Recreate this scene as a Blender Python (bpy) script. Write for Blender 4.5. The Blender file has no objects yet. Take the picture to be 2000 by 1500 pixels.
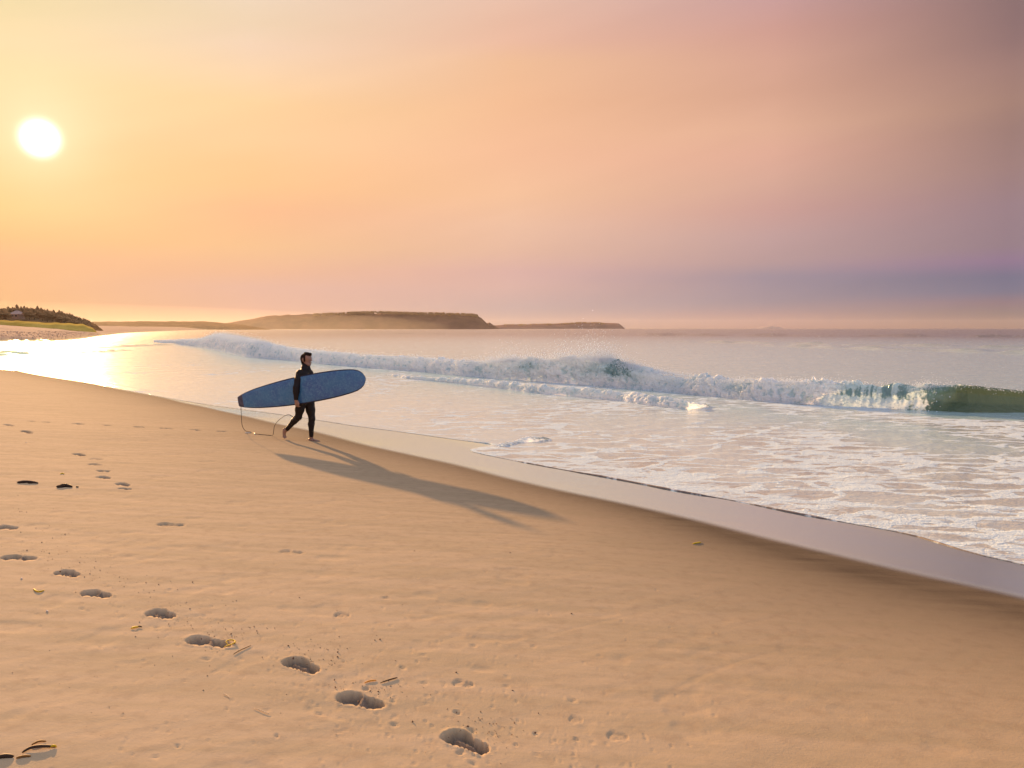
import bpy, math, random
import numpy as np
from mathutils import Vector

# ------------------------------------------------------------------ camera
SC = bpy.context.scene
COL = SC.collection
rng = np.random.default_rng(11)
random.seed(11)
H = 2.5                      # eye height above the still water
FPX = 1600.0                 # focal length in photo pixels (2000 wide)
PITCH = math.atan(109 / FPX)
cam_d = bpy.data.cameras.new('camera')
cam = bpy.data.objects.new('camera', cam_d)
COL.objects.link(cam)
cam.location = (0, 0, H)
cam.rotation_euler = (math.radians(90) - PITCH, 0, 0)
cam_d.sensor_width = 36
cam_d.lens = 36 * FPX / 2000
cam_d.clip_start = 0.1
cam_d.clip_end = 30000
SC.camera = cam

def ray(px, py):
    """world direction of a photo pixel, scaled so that y = 1"""
    a = (px - 1000) / FPX; b = (750 - py) / FPX
    cp, sp = math.cos(PITCH), math.sin(PITCH)
    y = cp + b * sp; z = b * cp - sp
    return np.array([a / y, 1.0, z / y])

# ------------------------------------------------------------------ light
SUNV = ray(78, 270); SUNV = SUNV / np.linalg.norm(SUNV)
SUN_EL = math.asin(SUNV[2]); SUN_AZ = math.atan2(SUNV[0], SUNV[1])
SC.view_settings.view_transform = 'Standard'
SC.view_settings.look = 'None'
SC.view_settings.exposure = 1.6
SC.view_settings.gamma = 1.0
SC.view_settings.use_curve_mapping = False
SC.cycles.max_bounces = 8
SC.cycles.transparent_max_bounces = 12
SC.cycles.volume_bounces = 0
HAZE_D, HAZE_C, HAZE_G = 2.6e-5, (.85, .80, .78, 1), .3
SKY_K = 0.33                   # the sky's radiance at exposure +1

def lin(c):
    return tuple(((v / 255) / 12.92) if v / 255 <= 0.04045 else (((v / 255) + .055) / 1.055) ** 2.4 for v in c[:3])

class NT:
    """small helper to write node trees as expressions"""
    def __init__(s, tree):
        s.t = tree; s.t.nodes.clear()
    def n(s, kind, **kw):
        nd = s.t.nodes.new(kind)
        for k, v in kw.items(): setattr(nd, k, v)
        return nd
    def put(s, sock, v):
        if v is None: return
        if isinstance(v, bpy.types.NodeSocket): s.t.links.new(v, sock)
        elif isinstance(v, (tuple, list)) and len(v) == 3 and sock.type == 'RGBA': sock.default_value = (*v, 1)
        else: sock.default_value = v
    def m(s, op, a, b=None, c=None, clamp=False):
        nd = s.n('ShaderNodeMath', operation=op, use_clamp=clamp)
        s.put(nd.inputs[0], a)
        if b is not None: s.put(nd.inputs[1], b)
        if c is not None: s.put(nd.inputs[2], c)
        return nd.outputs[0]
    def vm(s, op, a, b=None, scale=None):
        nd = s.n('ShaderNodeVectorMath', operation=op)
        s.put(nd.inputs[0], a)
        if b is not None: s.put(nd.inputs[1], b)
        if scale is not None: s.put(nd.inputs['Scale'], scale)
        return nd.outputs['Value'] if op in ('DOT_PRODUCT', 'LENGTH', 'DISTANCE') else nd.outputs[0]
    def mix(s, f, a, b, blend='MIX'):
        nd = s.n('ShaderNodeMix', data_type='RGBA', blend_type=blend)
        s.put(nd.inputs[0], f); s.put(nd.inputs[6], a); s.put(nd.inputs[7], b)
        return nd.outputs[2]
    def rng_(s, v, a, b, c=0.0, d=1.0, smooth=True):
        nd = s.n('ShaderNodeMapRange', interpolation_type='SMOOTHSTEP' if smooth else 'LINEAR')
        for i, x in enumerate((v, a, b, c, d)): s.put(nd.inputs[i], x)
        return nd.outputs[0]
    def ramp(s, f, stops, interp='LINEAR'):
        nd = s.n('ShaderNodeValToRGB'); cr = nd.color_ramp; cr.interpolation = interp
        while len(cr.elements) < len(stops): cr.elements.new(.5)
        for e, (p, c) in zip(cr.elements, stops): e.position = p
        for e, (p, c) in zip(cr.elements, stops): e.color = (*c, 1)
        s.put(nd.inputs[0], f); return nd.outputs[0]
    def noise(s, vec, scale, detail=3, rough=.5, dist=0.0, color=False):
        nd = s.n('ShaderNodeTexNoise')
        s.put(nd.inputs['Vector'], vec); nd.inputs['Scale'].default_value = scale
        nd.inputs['Detail'].default_value = detail; nd.inputs['Roughness'].default_value = rough
        nd.inputs['Distortion'].default_value = dist
        return nd.outputs['Color' if color else 'Fac']
    def voro(s, vec, scale, feature='F1', rand=1.0):
        nd = s.n('ShaderNodeTexVoronoi', feature=feature)
        s.put(nd.inputs['Vector'], vec); nd.inputs['Scale'].default_value = scale
        nd.inputs['Randomness'].default_value = rand
        return nd.outputs['Distance']
    def mapping(s, vec, loc=(0, 0, 0), rot=(0, 0, 0), scale=(1, 1, 1)):
        nd = s.n('ShaderNodeMapping'); s.put(nd.inputs[0], vec)
        nd.inputs['Location'].default_value = loc; nd.inputs['Rotation'].default_value = rot
        nd.inputs['Scale'].default_value = scale; return nd.outputs[0]
    def attr(s, name):
        return s.n('ShaderNodeAttribute', attribute_name=name).outputs['Fac']
    def bump(s, h, strength, dist, normal=None):
        nd = s.n('ShaderNodeBump'); s.put(nd.inputs['Height'], h)
        s.put(nd.inputs['Strength'], strength); nd.inputs['Distance'].default_value = dist
        if normal is not None: s.put(nd.inputs['Normal'], normal)
        return nd.outputs[0]
    def pos(s): return s.n('ShaderNodeNewGeometry').outputs['Position']
    def prin(s, **kw):
        nd = s.n('ShaderNodeBsdfPrincipled')
        names = dict(color='Base Color', rough='Roughness', ior='IOR', normal='Normal', spec='Specular IOR Level',
                     metal='Metallic', coat='Coat Weight', coat_rough='Coat Roughness', sheen='Sheen Weight', trans='Transmission Weight')
        for k, v in kw.items(): s.put(nd.inputs[names[k]], v)
        return nd.outputs[0]
    def mixsh(s, f, a, b):
        nd = s.n('ShaderNodeMixShader'); s.put(nd.inputs[0], f); s.t.links.new(a, nd.inputs[1]); s.t.links.new(b, nd.inputs[2])
        return nd.outputs[0]
    def out(s, sh):
        o = s.n('ShaderNodeOutputMaterial'); s.t.links.new(sh, o.inputs['Surface'])

# ---- sky: smoke-filled evening sky, colours by direction (azimuth columns, elevation rows)
world = bpy.data.worlds.new('World'); SC.world = world; world.use_nodes = True
w = NT(world.node_tree)
D = w.n('ShaderNodeNewGeometry').outputs['Incoming']
D = w.vm('NORMALIZE', w.vm('SCALE', D, scale=-1.0))
sep = w.n('ShaderNodeSeparateXYZ'); w.put(sep.inputs[0], D)
az = w.m('MULTIPLY', w.m('ARCTAN2', sep.outputs[0], sep.outputs[1]), 57.2958)
el = w.m('MULTIPLY', w.m('ARCSINE', sep.outputs[2]), 57.2958)
COLS = {
 0: [(640,(226,176,128)),(600,(232,180,128)),(560,(238,182,132)),(500,(241,183,136)),(460,(250,190,130)),(400,(252,202,135)),(340,(250,204,140)),(270,(249,206,148)),(200,(250,210,156)),(120,(250,215,163)),(80,(245,216,168)),(0,(237,215,164))],
 500:[(640,(214,164,132)),(600,(224,178,156)),(560,(226,180,160)),(530,(234,182,149)),(480,(241,190,143)),(410,(247,187,142)),(360,(250,194,140)),(320,(252,198,144)),(270,(252,205,154)),(200,(252,209,157)),(150,(250,212,171)),(90,(244,211,182)),(40,(238,210,178)),(0,(238,212,184))],
 1000:[(640,(180,156,148)),(600,(196,170,166)),(560,(215,176,166)),(530,(217,175,166)),(490,(227,183,160)),(440,(236,190,162)),(380,(243,192,155)),(300,(245,190,153)),(200,(242,188,148)),(120,(240,190,152)),(80,(235,186,160)),(40,(232,186,162)),(0,(232,190,168))],
 1500:[(640,(160,130,130)),(615,(172,144,144)),(590,(158,142,150)),(540,(158,142,154)),(510,(184,154,154)),(460,(195,160,157)),(410,(205,160,151)),(360,(214,168,151)),(300,(224,172,151)),(250,(226,176,150)),(180,(215,165,142)),(120,(215,165,145)),(60,(208,158,145)),(0,(202,158,154))],
 1960:[(640,(122,104,108)),(610,(136,120,122)),(590,(140,119,129)),(570,(120,116,137)),(540,(116,113,136)),(510,(144,119,144)),(480,(148,125,135)),(400,(155,128,135)),(330,(160,128,125)),(250,(158,125,118)),(200,(166,130,118)),(130,(160,125,118)),(80,(146,115,113)),(0,(140,112,112))]}
HI = {0:[(36,(205,200,178)),(60,(198,200,212)),(90,(202,210,232))], 500:[(36,(205,192,170)),(60,(196,198,212)),(90,(202,210,232))],
      1000:[(36,(190,168,160)),(60,(190,194,212)),(90,(202,210,232))], 1500:[(36,(172,156,164)),(60,(184,188,212)),(90,(202,210,232))],
      1960:[(36,(150,138,154)),(60,(178,182,208)),(90,(202,210,232))]}
BACK = [(0,(208,196,204)),(6,(210,200,214)),(14,(212,206,224)),(30,(210,210,230)),(60,(206,212,234)),(90,(202,210,232))]
def sky_col(px):
    st = []
    for (py, c) in COLS[px]:
        d = ray(px, py); d = d / np.linalg.norm(d); st.append((max(0, math.degrees(math.asin(d[2]))), c))
    return st + HI[px]
elp = w.m('DIVIDE', w.m('MAXIMUM', el, 0.0), 90.0)
def ramp_of(st):
    return w.ramp(w.m('POWER', elp, 0.5), [((e / 90) ** .5, lin(c)) for e, c in st])
back = ramp_of(BACK)
cols = [(-180, back), (-95, ramp_of(sky_col(1500)))]
for px in (0, 500, 1000, 1500, 1960):
    d = ray(px, 641); cols.append((math.degrees(math.atan2(d[0], d[1])), ramp_of(sky_col(px))))
cols += [(75, back), (180, back)]
sky = cols[0][1]
for (a0, c0), (a1, c1) in zip(cols[:-1], cols[1:]):
    sky = w.mix(w.rng_(az, a0, a1, smooth=False), sky, c1)
# drifting smoke streaks, rising to the right
u = w.n('ShaderNodeCombineXYZ'); w.put(u.inputs[0], w.m('MULTIPLY', az, .02)); w.put(u.inputs[1], w.m('MULTIPLY', el, .12))
uv = w.mapping(u.outputs[0], rot=(0, 0, -0.9))
uv2 = w.vm('ADD', w.vm('MULTIPLY', u.outputs[0], (1.0, 1.0, 1)), w.vm('SCALE', (0, -1, 0), scale=w.m('MULTIPLY', az, .030)))
s1 = w.noise(uv2, 1.1, 5, .55, .5)
s2 = w.noise(w.vm('MULTIPLY', uv2, (.9, 3.2, 1)), 1.3, 4, .55, .3)
stk = w.m('ADD', w.m('MULTIPLY', w.m('SUBTRACT', s1, .5), .09), w.m('MULTIPLY', w.m('SUBTRACT', s2, .5), .07))
sky = w.vm('MULTIPLY', sky, w.vm('ADD', (1, 1, 1), w.vm('SCALE', (1.0, 1.15, 1.3), scale=stk)))
# the sun seen through the smoke with its aureole
th = w.m('MULTIPLY', w.m('ARCCOSINE', w.m('MINIMUM', w.vm('DOT_PRODUCT', D, tuple(SUNV)), .9999999)), 57.2958)
core = w.m('MULTIPLY', w.m('EXPONENT', w.m('MULTIPLY', w.m('POWER', w.m('DIVIDE', th, .92), 3.4), -1.0)), 2.4)
halo = w.m('EXPONENT', w.m('MULTIPLY', w.m('POWER', w.m('DIVIDE', th, 2.6), 1.4), -1.0))
wide = w.m('EXPONENT', w.m('DIVIDE', th, -8.0))
glow = w.vm('ADD', w.vm('SCALE', (1, .97, .9), scale=core),
            w.vm('ADD', w.vm('SCALE', (.22, .20, .18), scale=halo), w.vm('SCALE', (.01, .008, .005), scale=wide)))
sky = w.vm('ADD', sky, glow)
nish = w.n('ShaderNodeTexSky', sky_type='NISHITA')
nish.sun_disc = False; nish.sun_elevation = SUN_EL; nish.sun_rotation = SUN_AZ; nish.dust_density = 6
sky = w.vm('ADD', w.vm('SCALE', sky, scale=SKY_K), w.vm('SCALE', nish.outputs[0], scale=0.0004))
bg = w.n('ShaderNodeBackground'); w.put(bg.inputs[0], sky); bg.inputs[1].default_value = 1.0
wo = w.n('ShaderNodeOutputWorld'); w.t.links.new(bg.outputs[0], wo.inputs[0])

sd = bpy.data.lights.new('sun', 'SUN'); sd.energy = 5.0; sd.angle = math.radians(1.2); sd.color = (1.0, .56, .24)
sun = bpy.data.objects.new('sun', sd); COL.objects.link(sun)
sun.rotation_euler = Vector(SUNV).to_track_quat('Z', 'Y').to_euler()

# ------------------------------------------------------------------ helpers
def smooth(x, a, b):
    t = np.clip((x - a) / (b - a), 0, 1); return t * t * (3 - 2 * t)

def _h(ix, iy, iz, seed):
    n = (ix.astype(np.int64) * 374761393 + iy.astype(np.int64) * 668265263 + iz.astype(np.int64) * 2147483647 + seed * 974634777) & 0xffffffff
    n = ((n ^ (n >> 13)) * 1274126177) & 0xffffffff
    n = ((n ^ (n >> 16)) * 2246822519) & 0xffffffff
    return ((n ^ (n >> 15)) & 0xffff) / 32767.5 - 1.0

def vn2(x, y, seed=0):
    ix = np.floor(x); iy = np.floor(y); fx = x - ix; fy = y - iy
    fx = fx * fx * fx * (fx * (fx * 6 - 15) + 10); fy = fy * fy * fy * (fy * (fy * 6 - 15) + 10)
    z = np.zeros_like(ix)
    a = _h(ix, iy, z, seed); b = _h(ix + 1, iy, z, seed); c = _h(ix, iy + 1, z, seed); d = _h(ix + 1, iy + 1, z, seed)
    return (a + (b - a) * fx) * (1 - fy) + (c + (d - c) * fx) * fy

def vn3(x, y, z, seed=0):
    ix = np.floor(x); iy = np.floor(y); iz = np.floor(z)
    fx, fy, fz = x - ix, y - iy, z - iz
    fx = fx * fx * (3 - 2 * fx); fy = fy * fy * (3 - 2 * fy); fz = fz * fz * (3 - 2 * fz)
    r = 0
    for k in (0, 1):
        a = _h(ix, iy, iz + k, seed); b = _h(ix + 1, iy, iz + k, seed); c = _h(ix, iy + 1, iz + k, seed); d = _h(ix + 1, iy + 1, iz + k, seed)
        r = r + ((a + (b - a) * fx) * (1 - fy) + (c + (d - c) * fx) * fy) * (fz if k else 1 - fz)
    return r

def fbm2(x, y, o=4, seed=0, g=.5):
    r = 0; a = 1; s = 0
    for i in range(o):
        r = r + a * vn2(x * 2 ** i + 17.3 * i, y * 2 ** i - 9.1 * i, seed + i); s += a; a *= g
    return r / s

def fbm3(x, y, z, o=4, seed=0, g=.5):
    r = 0; a = 1; s = 0
    for i in range(o):
        r = r + a * vn3(x * 2 ** i + 7.7 * i, y * 2 ** i, z * 2 ** i, seed + i); s += a; a *= g
    return r / s

def chaikin(P, n=3):
    P = np.array(P, float)
    for _ in range(n):
        Q = [P[0]]
        for a, b in zip(P[:-1], P[1:]): Q += [a * .75 + b * .25, a * .25 + b * .75]
        Q.append(P[-1]); P = np.array(Q)
    return P

def resample(P, step):
    P = np.array(P, float); d = np.r_[0, np.cumsum(np.hypot(*np.diff(P[:, :2], axis=0).T))]
    t = np.arange(0, d[-1], step)
    return np.stack([np.interp(t, d, P[:, k]) for k in range(P.shape[1])], 1)

def dist_poly(x, y, P, want_near=False):
    """distance of points to an open polyline"""
    if x.size > 30000:
        n_ = x.size // 16000 + 1; xs_, ys_ = np.array_split(x.ravel(), n_), np.array_split(y.ravel(), n_)
        rs_ = [dist_poly(a, b, P, want_near) for a, b in zip(xs_, ys_)]
        return tuple(np.concatenate([r[k] for r in rs_]) for k in range(3)) if want_near else np.concatenate(rs_)
    best = np.full(x.shape, 1e18)
    if want_near: nx = np.zeros_like(x); ny = np.zeros_like(y)
    for (ax, ay), (bx, by) in zip(P[:-1], P[1:]):
        dx, dy = bx - ax, by - ay; L = dx * dx + dy * dy + 1e-12
        t = np.clip(((x - ax) * dx + (y - ay) * dy) / L, 0, 1)
        qx = ax + t * dx; qy = ay + t * dy
        d = (x - qx) ** 2 + (y - qy) ** 2
        m = d < best
        best = np.where(m, d, best)
        if want_near: nx = np.where(m, qx, nx); ny = np.where(m, qy, ny)
    if want_near: return np.sqrt(best), nx, ny
    return np.sqrt(best)

def inside(x, y, P):
    r = np.zeros(x.shape, bool)
    for (ax, ay), (bx, by) in zip(P, np.roll(P, -1, axis=0)):
        c = (ay > y) != (by > y)
        if by != ay: r ^= c & (x < (bx - ax) * (y - ay) / (by - ay) + ax)
    return r

def make_mesh(name, V, F, mat=None, parent=None, smooth_=True, attrs=None):
    """F: (n,4) or (n,3) int array"""
    V = np.asarray(V, np.float32); F = np.asarray(F, np.int32)
    me = bpy.data.meshes.new(name)
    me.vertices.add(len(V)); me.vertices.foreach_set('co', V.ravel())
    k = F.shape[1]
    me.loops.add(F.size); me.loops.foreach_set('vertex_index', F.ravel())
    me.polygons.add(len(F)); me.polygons.foreach_set('loop_start', np.arange(0, F.size, k, dtype=np.int32))
    me.polygons.foreach_set('use_smooth', np.full(len(F), smooth_, bool))
    me.update(calc_edges=True)
    if attrs:
        for an, av in attrs.items():
            a = me.attributes.new(an, 'FLOAT', 'POINT'); a.data.foreach_set('value', np.asarray(av, np.float32))
    if mat: me.materials.append(mat)
    o = bpy.data.objects.new(name, me); COL.objects.link(o)
    if parent is not None:
        o.parent = parent; o.matrix_parent_inverse = parent.matrix_world.inverted()
    return o

def grid_faces(nr, nc, wrap=False):
    i = np.arange(nr * nc).reshape(nr, nc)
    if wrap: i = np.concatenate([i, i[:, :1]], 1)
    return np.stack([i[:-1, :-1].ravel(), i[:-1, 1:].ravel(), i[1:, 1:].ravel(), i[1:, :-1].ravel()], 1)

def compact(V, F, attrs):
    use = np.unique(F); mp = np.full(len(V), -1); mp[use] = np.arange(len(use))
    return V[use], mp[F], {k: v[use] for k, v in attrs.items()}

def material(name):
    m = bpy.data.materials.new(name); m.use_nodes = True; return m, NT(m.node_tree)

def tag(o, label=None, cat=None, group=None, kind=None):
    for k, v in (('label', label), ('category', cat), ('group', group), ('kind', kind)):
        if v: o[k] = v
    return o

def empty(name, loc=(0, 0, 0)):
    o = bpy.data.objects.new(name, None); COL.objects.link(o); o.location = loc
    bpy.context.view_layer.update(); return o

def at0(px, py, z=0.0):
    d = ray(px, py); t = (z - H) / d[2]; return np.array([d[0] * t, t])

# ------------------------------------------------------------------ shore lines (plan view, from the photograph)
far_px = [(0, 668), (60, 667), (100, 668), (150, 664), (200, 655.5), (260, 649), (400, 644)]
W_px = [(2000, 1092), (1700, 1020), (1340, 946), (1000, 881), (800, 836), (600, 807), (470, 791), (330, 770), (200, 749), (100, 733), (0, 716)]
Wn = [(30, -36), (16, -9), (9.5, 1.5)] + [tuple(at0(*p)) for p in W_px]
Wfar = [(-46, 66), (-66, 84), (-100, 104), (-118, 125), (-106, 143)] + [tuple(at0(*p)) for p in far_px] + [(-700, 2100), (-1400, 3300), (-1500, 4000)]
WL = np.array(list(chaikin(Wn, 3)) + list(chaikin(Wfar, 2)))
LAND = np.array(list(WL) + [(-7000, 7000), (-7000, -7000), (7000, -7000), (60, -70)])
E_px = [(2080, 1125), (2000, 1103), (1900, 1082), (1800, 1050), (1750, 1038), (1600, 1012), (1500, 992), (1430, 977), (1340, 963), (1200, 935), (1100, 918), (1000, 899), (940, 887), (913, 880),
        (928, 874), (975, 869), (920, 863), (850, 853), (800, 846), (740, 838), (690, 832), (640, 824), (600, 817), (520, 806), (470, 800), (400, 790), (330, 778), (260, 765), (200, 753), (150, 743), (100, 735), (50, 725), (0, 717)]

def terr_base(x, y):
    d = dist_poly(x, y, WL); s = np.where(inside(x, y, LAND), d, -d)
    far = smooth(y, 90, 150)
    sp = np.maximum(s, 0); sp = sp * sp / (sp + .8)
    z = np.where(s > 0, 1.62 * (1 - np.exp(-sp / 20)), np.maximum(.06 * s, -6))
    z = z + np.where(s > 0, far * .9 * (1 - np.exp(-np.maximum(s, 0) / 9)), 0)
    z = z + 0.012 * fbm2(x * .35, y * .35, 2, 5) * smooth(s, .6, 3)
    return z, s

_cx = np.arange(-45, 25, .2); _cy = np.arange(0, 65, .2)
_gx, _gy = np.meshgrid(_cx, _cy, indexing='ij'); _gz = terr_base(_gx.ravel(), _gy.ravel())[0].reshape(_gx.shape)
def terr_fast(x, y):
    u = np.clip((x + 45) / .2, 0, len(_cx) - 1.001); v = np.clip(y / .2, 0, len(_cy) - 1.001); i = u.astype(int); j = v.astype(int); u = u - i; v = v - j
    return (_gz[i, j] * (1 - u) + _gz[i + 1, j] * u) * (1 - v) + (_gz[i, j + 1] * (1 - u) + _gz[i + 1, j + 1] * u) * v

def ground(px, py):
    """first hit of a pixel ray with the terrain"""
    d = ray(px, py); ts = np.exp(np.linspace(math.log(1.5), math.log(62), 900))
    z = terr_fast(d[0] * ts, ts); g = (H + d[2] * ts) - z
    i = np.argmax(g < 0); t = ts[i - 1] + (ts[i] - ts[i - 1]) * g[i - 1] / (g[i - 1] - g[i])
    return np.array([d[0] * t, t, H + d[2] * t])

# swash edge lies on the wet slope
E = np.array([(30, -35.0), (15.8, -8.8), (9.2, 1.6)] + [tuple(ground(px, py)[:2]) for px, py in E_px if px > 5])
E = resample(chaikin(E, 2), .3)
wet_px = [(2060, 1180), (2000, 1166), (1900, 1143), (1800, 1122), (1700, 1098), (1600, 1074), (1500, 1050), (1400, 1024), (1300, 1000), (1200, 978), (1100, 958), (1000, 935), (900, 908), (800, 887), (700, 865), (620, 843), (560, 831), (500, 817), (450, 806), (400, 794), (360, 787), (325, 777), (250, 764), (200, 753), (100, 736), (8, 719)]
WET = np.array([(30, -36.0), (15.2, -9.2), (8.9, 1.0)] + [tuple(ground(px, py)[:2]) for px, py in wet_px])
WET = resample(chaikin(WET, 2), .3)
WETPOLY = np.array(list(WET) + [(-60, 60), (-300, 200), (60, 300), (60, -60)])
EPOLY = np.array(list(E) + [(-60, 60), (-300, 200), (60, 300), (60, -60)])

# ------------------------------------------------------------------ footprints (heel -> toe pixels, depth)
FP = [((953, 1470), (873, 1431), .055, 0), ((750, 1381), (661, 1358), .05, 1), ((620, 1313), (562, 1288), .05, 0), ((452, 1260), (366, 1248), .05, 1),
      ((337, 1206), (292, 1194), .05, 0), ((216, 1165), (163, 1156), .045, 1), ((152, 1125), (115, 1116), .05, 0), ((73, 1092), (4, 1088), .05, 1),
      ((34, 1032), (-6, 1029), .04, 0), ((165, 891), (146, 886), .04, 0), ((212, 935), (194, 931), .05, 0), ((215, 921), (188, 919), .035, 1),
      ((251, 949), (231, 944), .04, 0), ((256, 956), (233, 954), .04, 1), ((196, 909), (175, 906), .025, 0), ((62, 847), (45, 841), .04, 0), ((25, 832), (10, 829), .04, 0),
      ((73, 943), (34, 941), .03, 0), ((200, 898), (176, 896), .015, 0), ((363, 1026), (306, 1024), .02, 0), ((594, 1080), (545, 1076), .012, 1), ((683, 1203), (655, 1198), .012, 0), ((925, 1340), (885, 1330), .008, 1),
      ((1228, 1440), (1186, 1436), .006, 0), ((1140, 1408), (1112, 1404), .006, 0)]
for a in (60, 90, 150, 155, 205, 212, 268, 276, 318, 330, 380, 386, 430, 437):
    FP.append(((a + 9, 822 + (a - 52) * .053 + 1), (a - 7, 822 + (a - 52) * .053), .03, 0))

def imprint(x, y, z):
    disturb = np.zeros_like(z)
    for (hp, tp, dep, kindf) in FP:
        a = ground(*hp)[:2]; b = ground(*tp)[:2]
        L = np.hypot(*(b - a)); e = (b - a) / L; m = (a + b) / 2; L2 = L / 2
        Wd = max(.33 * L, .05) if kindf == 0 else max(.27 * L, .05); Wd = min(Wd, .075)
        sel = (np.abs(x - m[0]) < L + .15) & (np.abs(y - m[1]) < L + .15)
        if not sel.any(): continue
        X = x[sel] - m[0]; Y = y[sel] - m[1]
        wob = .005 * vn2(X * 22 + 9 * m[0], Y * 22, 3)
        p = (X * e[0] + Y * e[1] + wob) / L2; q = (-X * e[1] + Y * e[0] + wob)
        wid = Wd * (.78 + .30 * smooth(p, -.2, .55) - .08 * np.exp(-((p + .12) / .3) ** 2))
        rr = np.maximum(np.sqrt(p ** 2.0 + (q / wid) ** 2), 0)
        rr = (np.abs(p) ** 3.2 + (np.abs(q) / wid) ** 2.6) ** (1 / 2.9) + .05 * vn2(X * 60, Y * 60, 19)
        pit = 1 - smooth(rr, .82, 1.01)
        if kindf == 0:      # pushed-back slab: a crescent of sand left standing on the near side
            floor = .8 + .4 * fbm2(X * 34, Y * 34, 2, 8) - .80 * np.exp(-((q / wid - .18 + .15 * p) / .24) ** 2) * smooth(p, -.8, -.35) * smooth(-p, -.75, -.2)
        else:               # heel and ball pits with a saddle between them
            floor = .8 + .45 * fbm2(X * 32, Y * 32, 2, 12) - .75 * np.exp(-((p + .05 + .5 * q / wid * .3) / .2) ** 2)
        rim = .14 * np.exp(-((rr - 1.12) / .11) ** 2) * (.6 + .6 * vn2(X * 18 + 3, Y * 18, 4))
        z[sel] += 1.05 * dep * (-pit * np.clip(floor, .1, 1.1) + rim)
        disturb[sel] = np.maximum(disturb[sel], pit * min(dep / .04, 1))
    return disturb

# ------------------------------------------------------------------ the beach
az_f = np.radians(np.linspace(-36.5, 36.5, 860))
az_c = np.radians(np.r_[np.arange(-180, -37, 3.0), -36.9])
AZ = np.r_[az_c, az_f, -az_c[::-1][:-1]]
R = np.r_[np.linspace(.4, 1.9, 8)[:-1], np.geomspace(1.9, 40, 690)[:-1], np.geomspace(40, 330, 210)[:-1], np.geomspace(330, 6900, 60)]
RR, AA = np.meshgrid(R, AZ, indexing='ij')
gx = (RR * np.sin(AA)).ravel(); gy = (RR * np.cos(AA)).ravel()
gz, gs = terr_base(gx, gy)
near = np.exp(-RR.ravel() / 14)
dn = gx * .80 + gy * .60; cr = -gx * .60 + gy * .80          # down-slope and along-shore directions
rough = smooth(gs, 3.6, 6.5)
wl = cr + .05 * fbm2(dn * .8, cr * .8, 2, 21) + .22 * fbm2(dn * .22 + 4, cr * .3, 2, 22)
rill = fbm2(dn * .55, wl * 5.5, 4, 30, .55)
gz += (.0023 * rill * smooth(gs, 1.5, 5) * (.55 + .45 * rough))
lines = np.exp(-(np.abs(vn2(dn * .16 + 3, wl * 1.7, 44)) / .035) ** 2) * smooth(vn2(dn * .5, wl * .9, 45), -.1, .5)
gz -= .0014 * lines * smooth(gs, 2.5, 5.5)
ripp = fbm2(dn * 5.5, wl * 13, 3, 60, .6)
gz += .0013 * ripp * rough * smooth(fbm2(gx * .5, gy * .5, 2, 61), -.35, .35)
dim = fbm2(gx * 3.1, gy * 3.1, 3, 70)
gz -= .0045 * smooth(dim, .28, .62) * rough
# faint swash marks: thin arcs left by earlier waves
for off, sd_ in ((2.3, 1), (3.3, 7), (4.7, 3)):
    e = np.abs(gs - off - .7 * fbm2(dn * .10 + sd_, cr * .28, 2, 80 + sd_))
    gz += .0005 * (np.exp(-(e / .05) ** 2)) * smooth(fbm2(cr * .4, dn * .2, 2, sd_), -.2, .2)
# small pits and thrown crumbs of sand
PX = []
for _ in range(2100):
    k = rng.random()
    if k < .62:
        t = rng.random(); cx = -20 + 1080 * t; cy = 1085 + 400 * t ** 1.1
        px = cx + rng.normal(0, 110); py = cy + rng.normal(0, 55) - 15
    else: px = rng.uniform(-60, 1400); py = rng.uniform(930, 1520) + max(0, px - 700) * .3
    if not (870 < py < 1540) : continue
    d = ray(px, py)
    t = 1.0 / -d[2]
    PX.append((px, py))
for (px, py) in PX[:1400]:
    p = ground(px, py)
    r = rng.uniform(.004, .011) * (1.8 if rng.random() < .07 else 1); dp = r * rng.uniform(.3, .8)
    rad = math.hypot(p[0], p[1]); i0, i1 = np.searchsorted(R, [rad - 3.2 * r, rad + 3.2 * r]); a = math.atan2(p[0], p[1])
    j0, j1 = np.searchsorted(AZ, [a - 3.2 * r / rad, a + 3.2 * r / rad])
    if i1 <= i0 or j1 <= j0: continue
    ii = (np.arange(i0, i1)[:, None] * len(AZ) + np.arange(j0, j1)[None]).ravel()
    th_ = rng.uniform(-.9, .3); ex = rng.uniform(1, 1.9); du, dv = gx[ii] - p[0], gy[ii] - p[1]; q = np.hypot((du * math.cos(th_) + dv * math.sin(th_)) / ex, -du * math.sin(th_) + dv * math.cos(th_)) / r
    gz[ii] += dp * (-np.exp(-q ** 2 * 1.4) + .16 * np.exp(-((q - 1.5) / .5) ** 2))
disturb = imprint(gx, gy, gz)
# sandbars in the far shallows and cobbles on the far beach
def bar(pts, hgt, wdt):
    P = np.array([at0(*p) for p in pts]); d = dist_poly(gx, gy, P)
    d = d + wdt * .5 * fbm2(gx * .25, gy * .25, 3, 77)
    return (hgt + .55) * (1 - smooth(d, 0, wdt)) 
sel = RR.ravel() > 60
tmp = np.maximum(bar([(22, 692), (40, 690.5), (52, 689), (95, 683)], .25, 3.4), bar([(62, 677), (72, 679), (80, 682), (100, 682)], .22, 3.6))
tmp = np.maximum(tmp, bar([(-20, 695), (6, 694.5)], .1, 3)); 
gz = np.where(sel & (tmp > .02), np.maximum(gz, -.4 + tmp), gz)
farl = smooth(gy, 110, 150) * (gs > 0)
gz += farl * (2.0 * smooth(gs, 8, 60) + .16 * np.abs(fbm2(gx * .9, gy * .9, 3, 90)) + .35 * fbm2(gx * .08, gy * .08, 3, 91) * smooth(gs, 4, 14))

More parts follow.
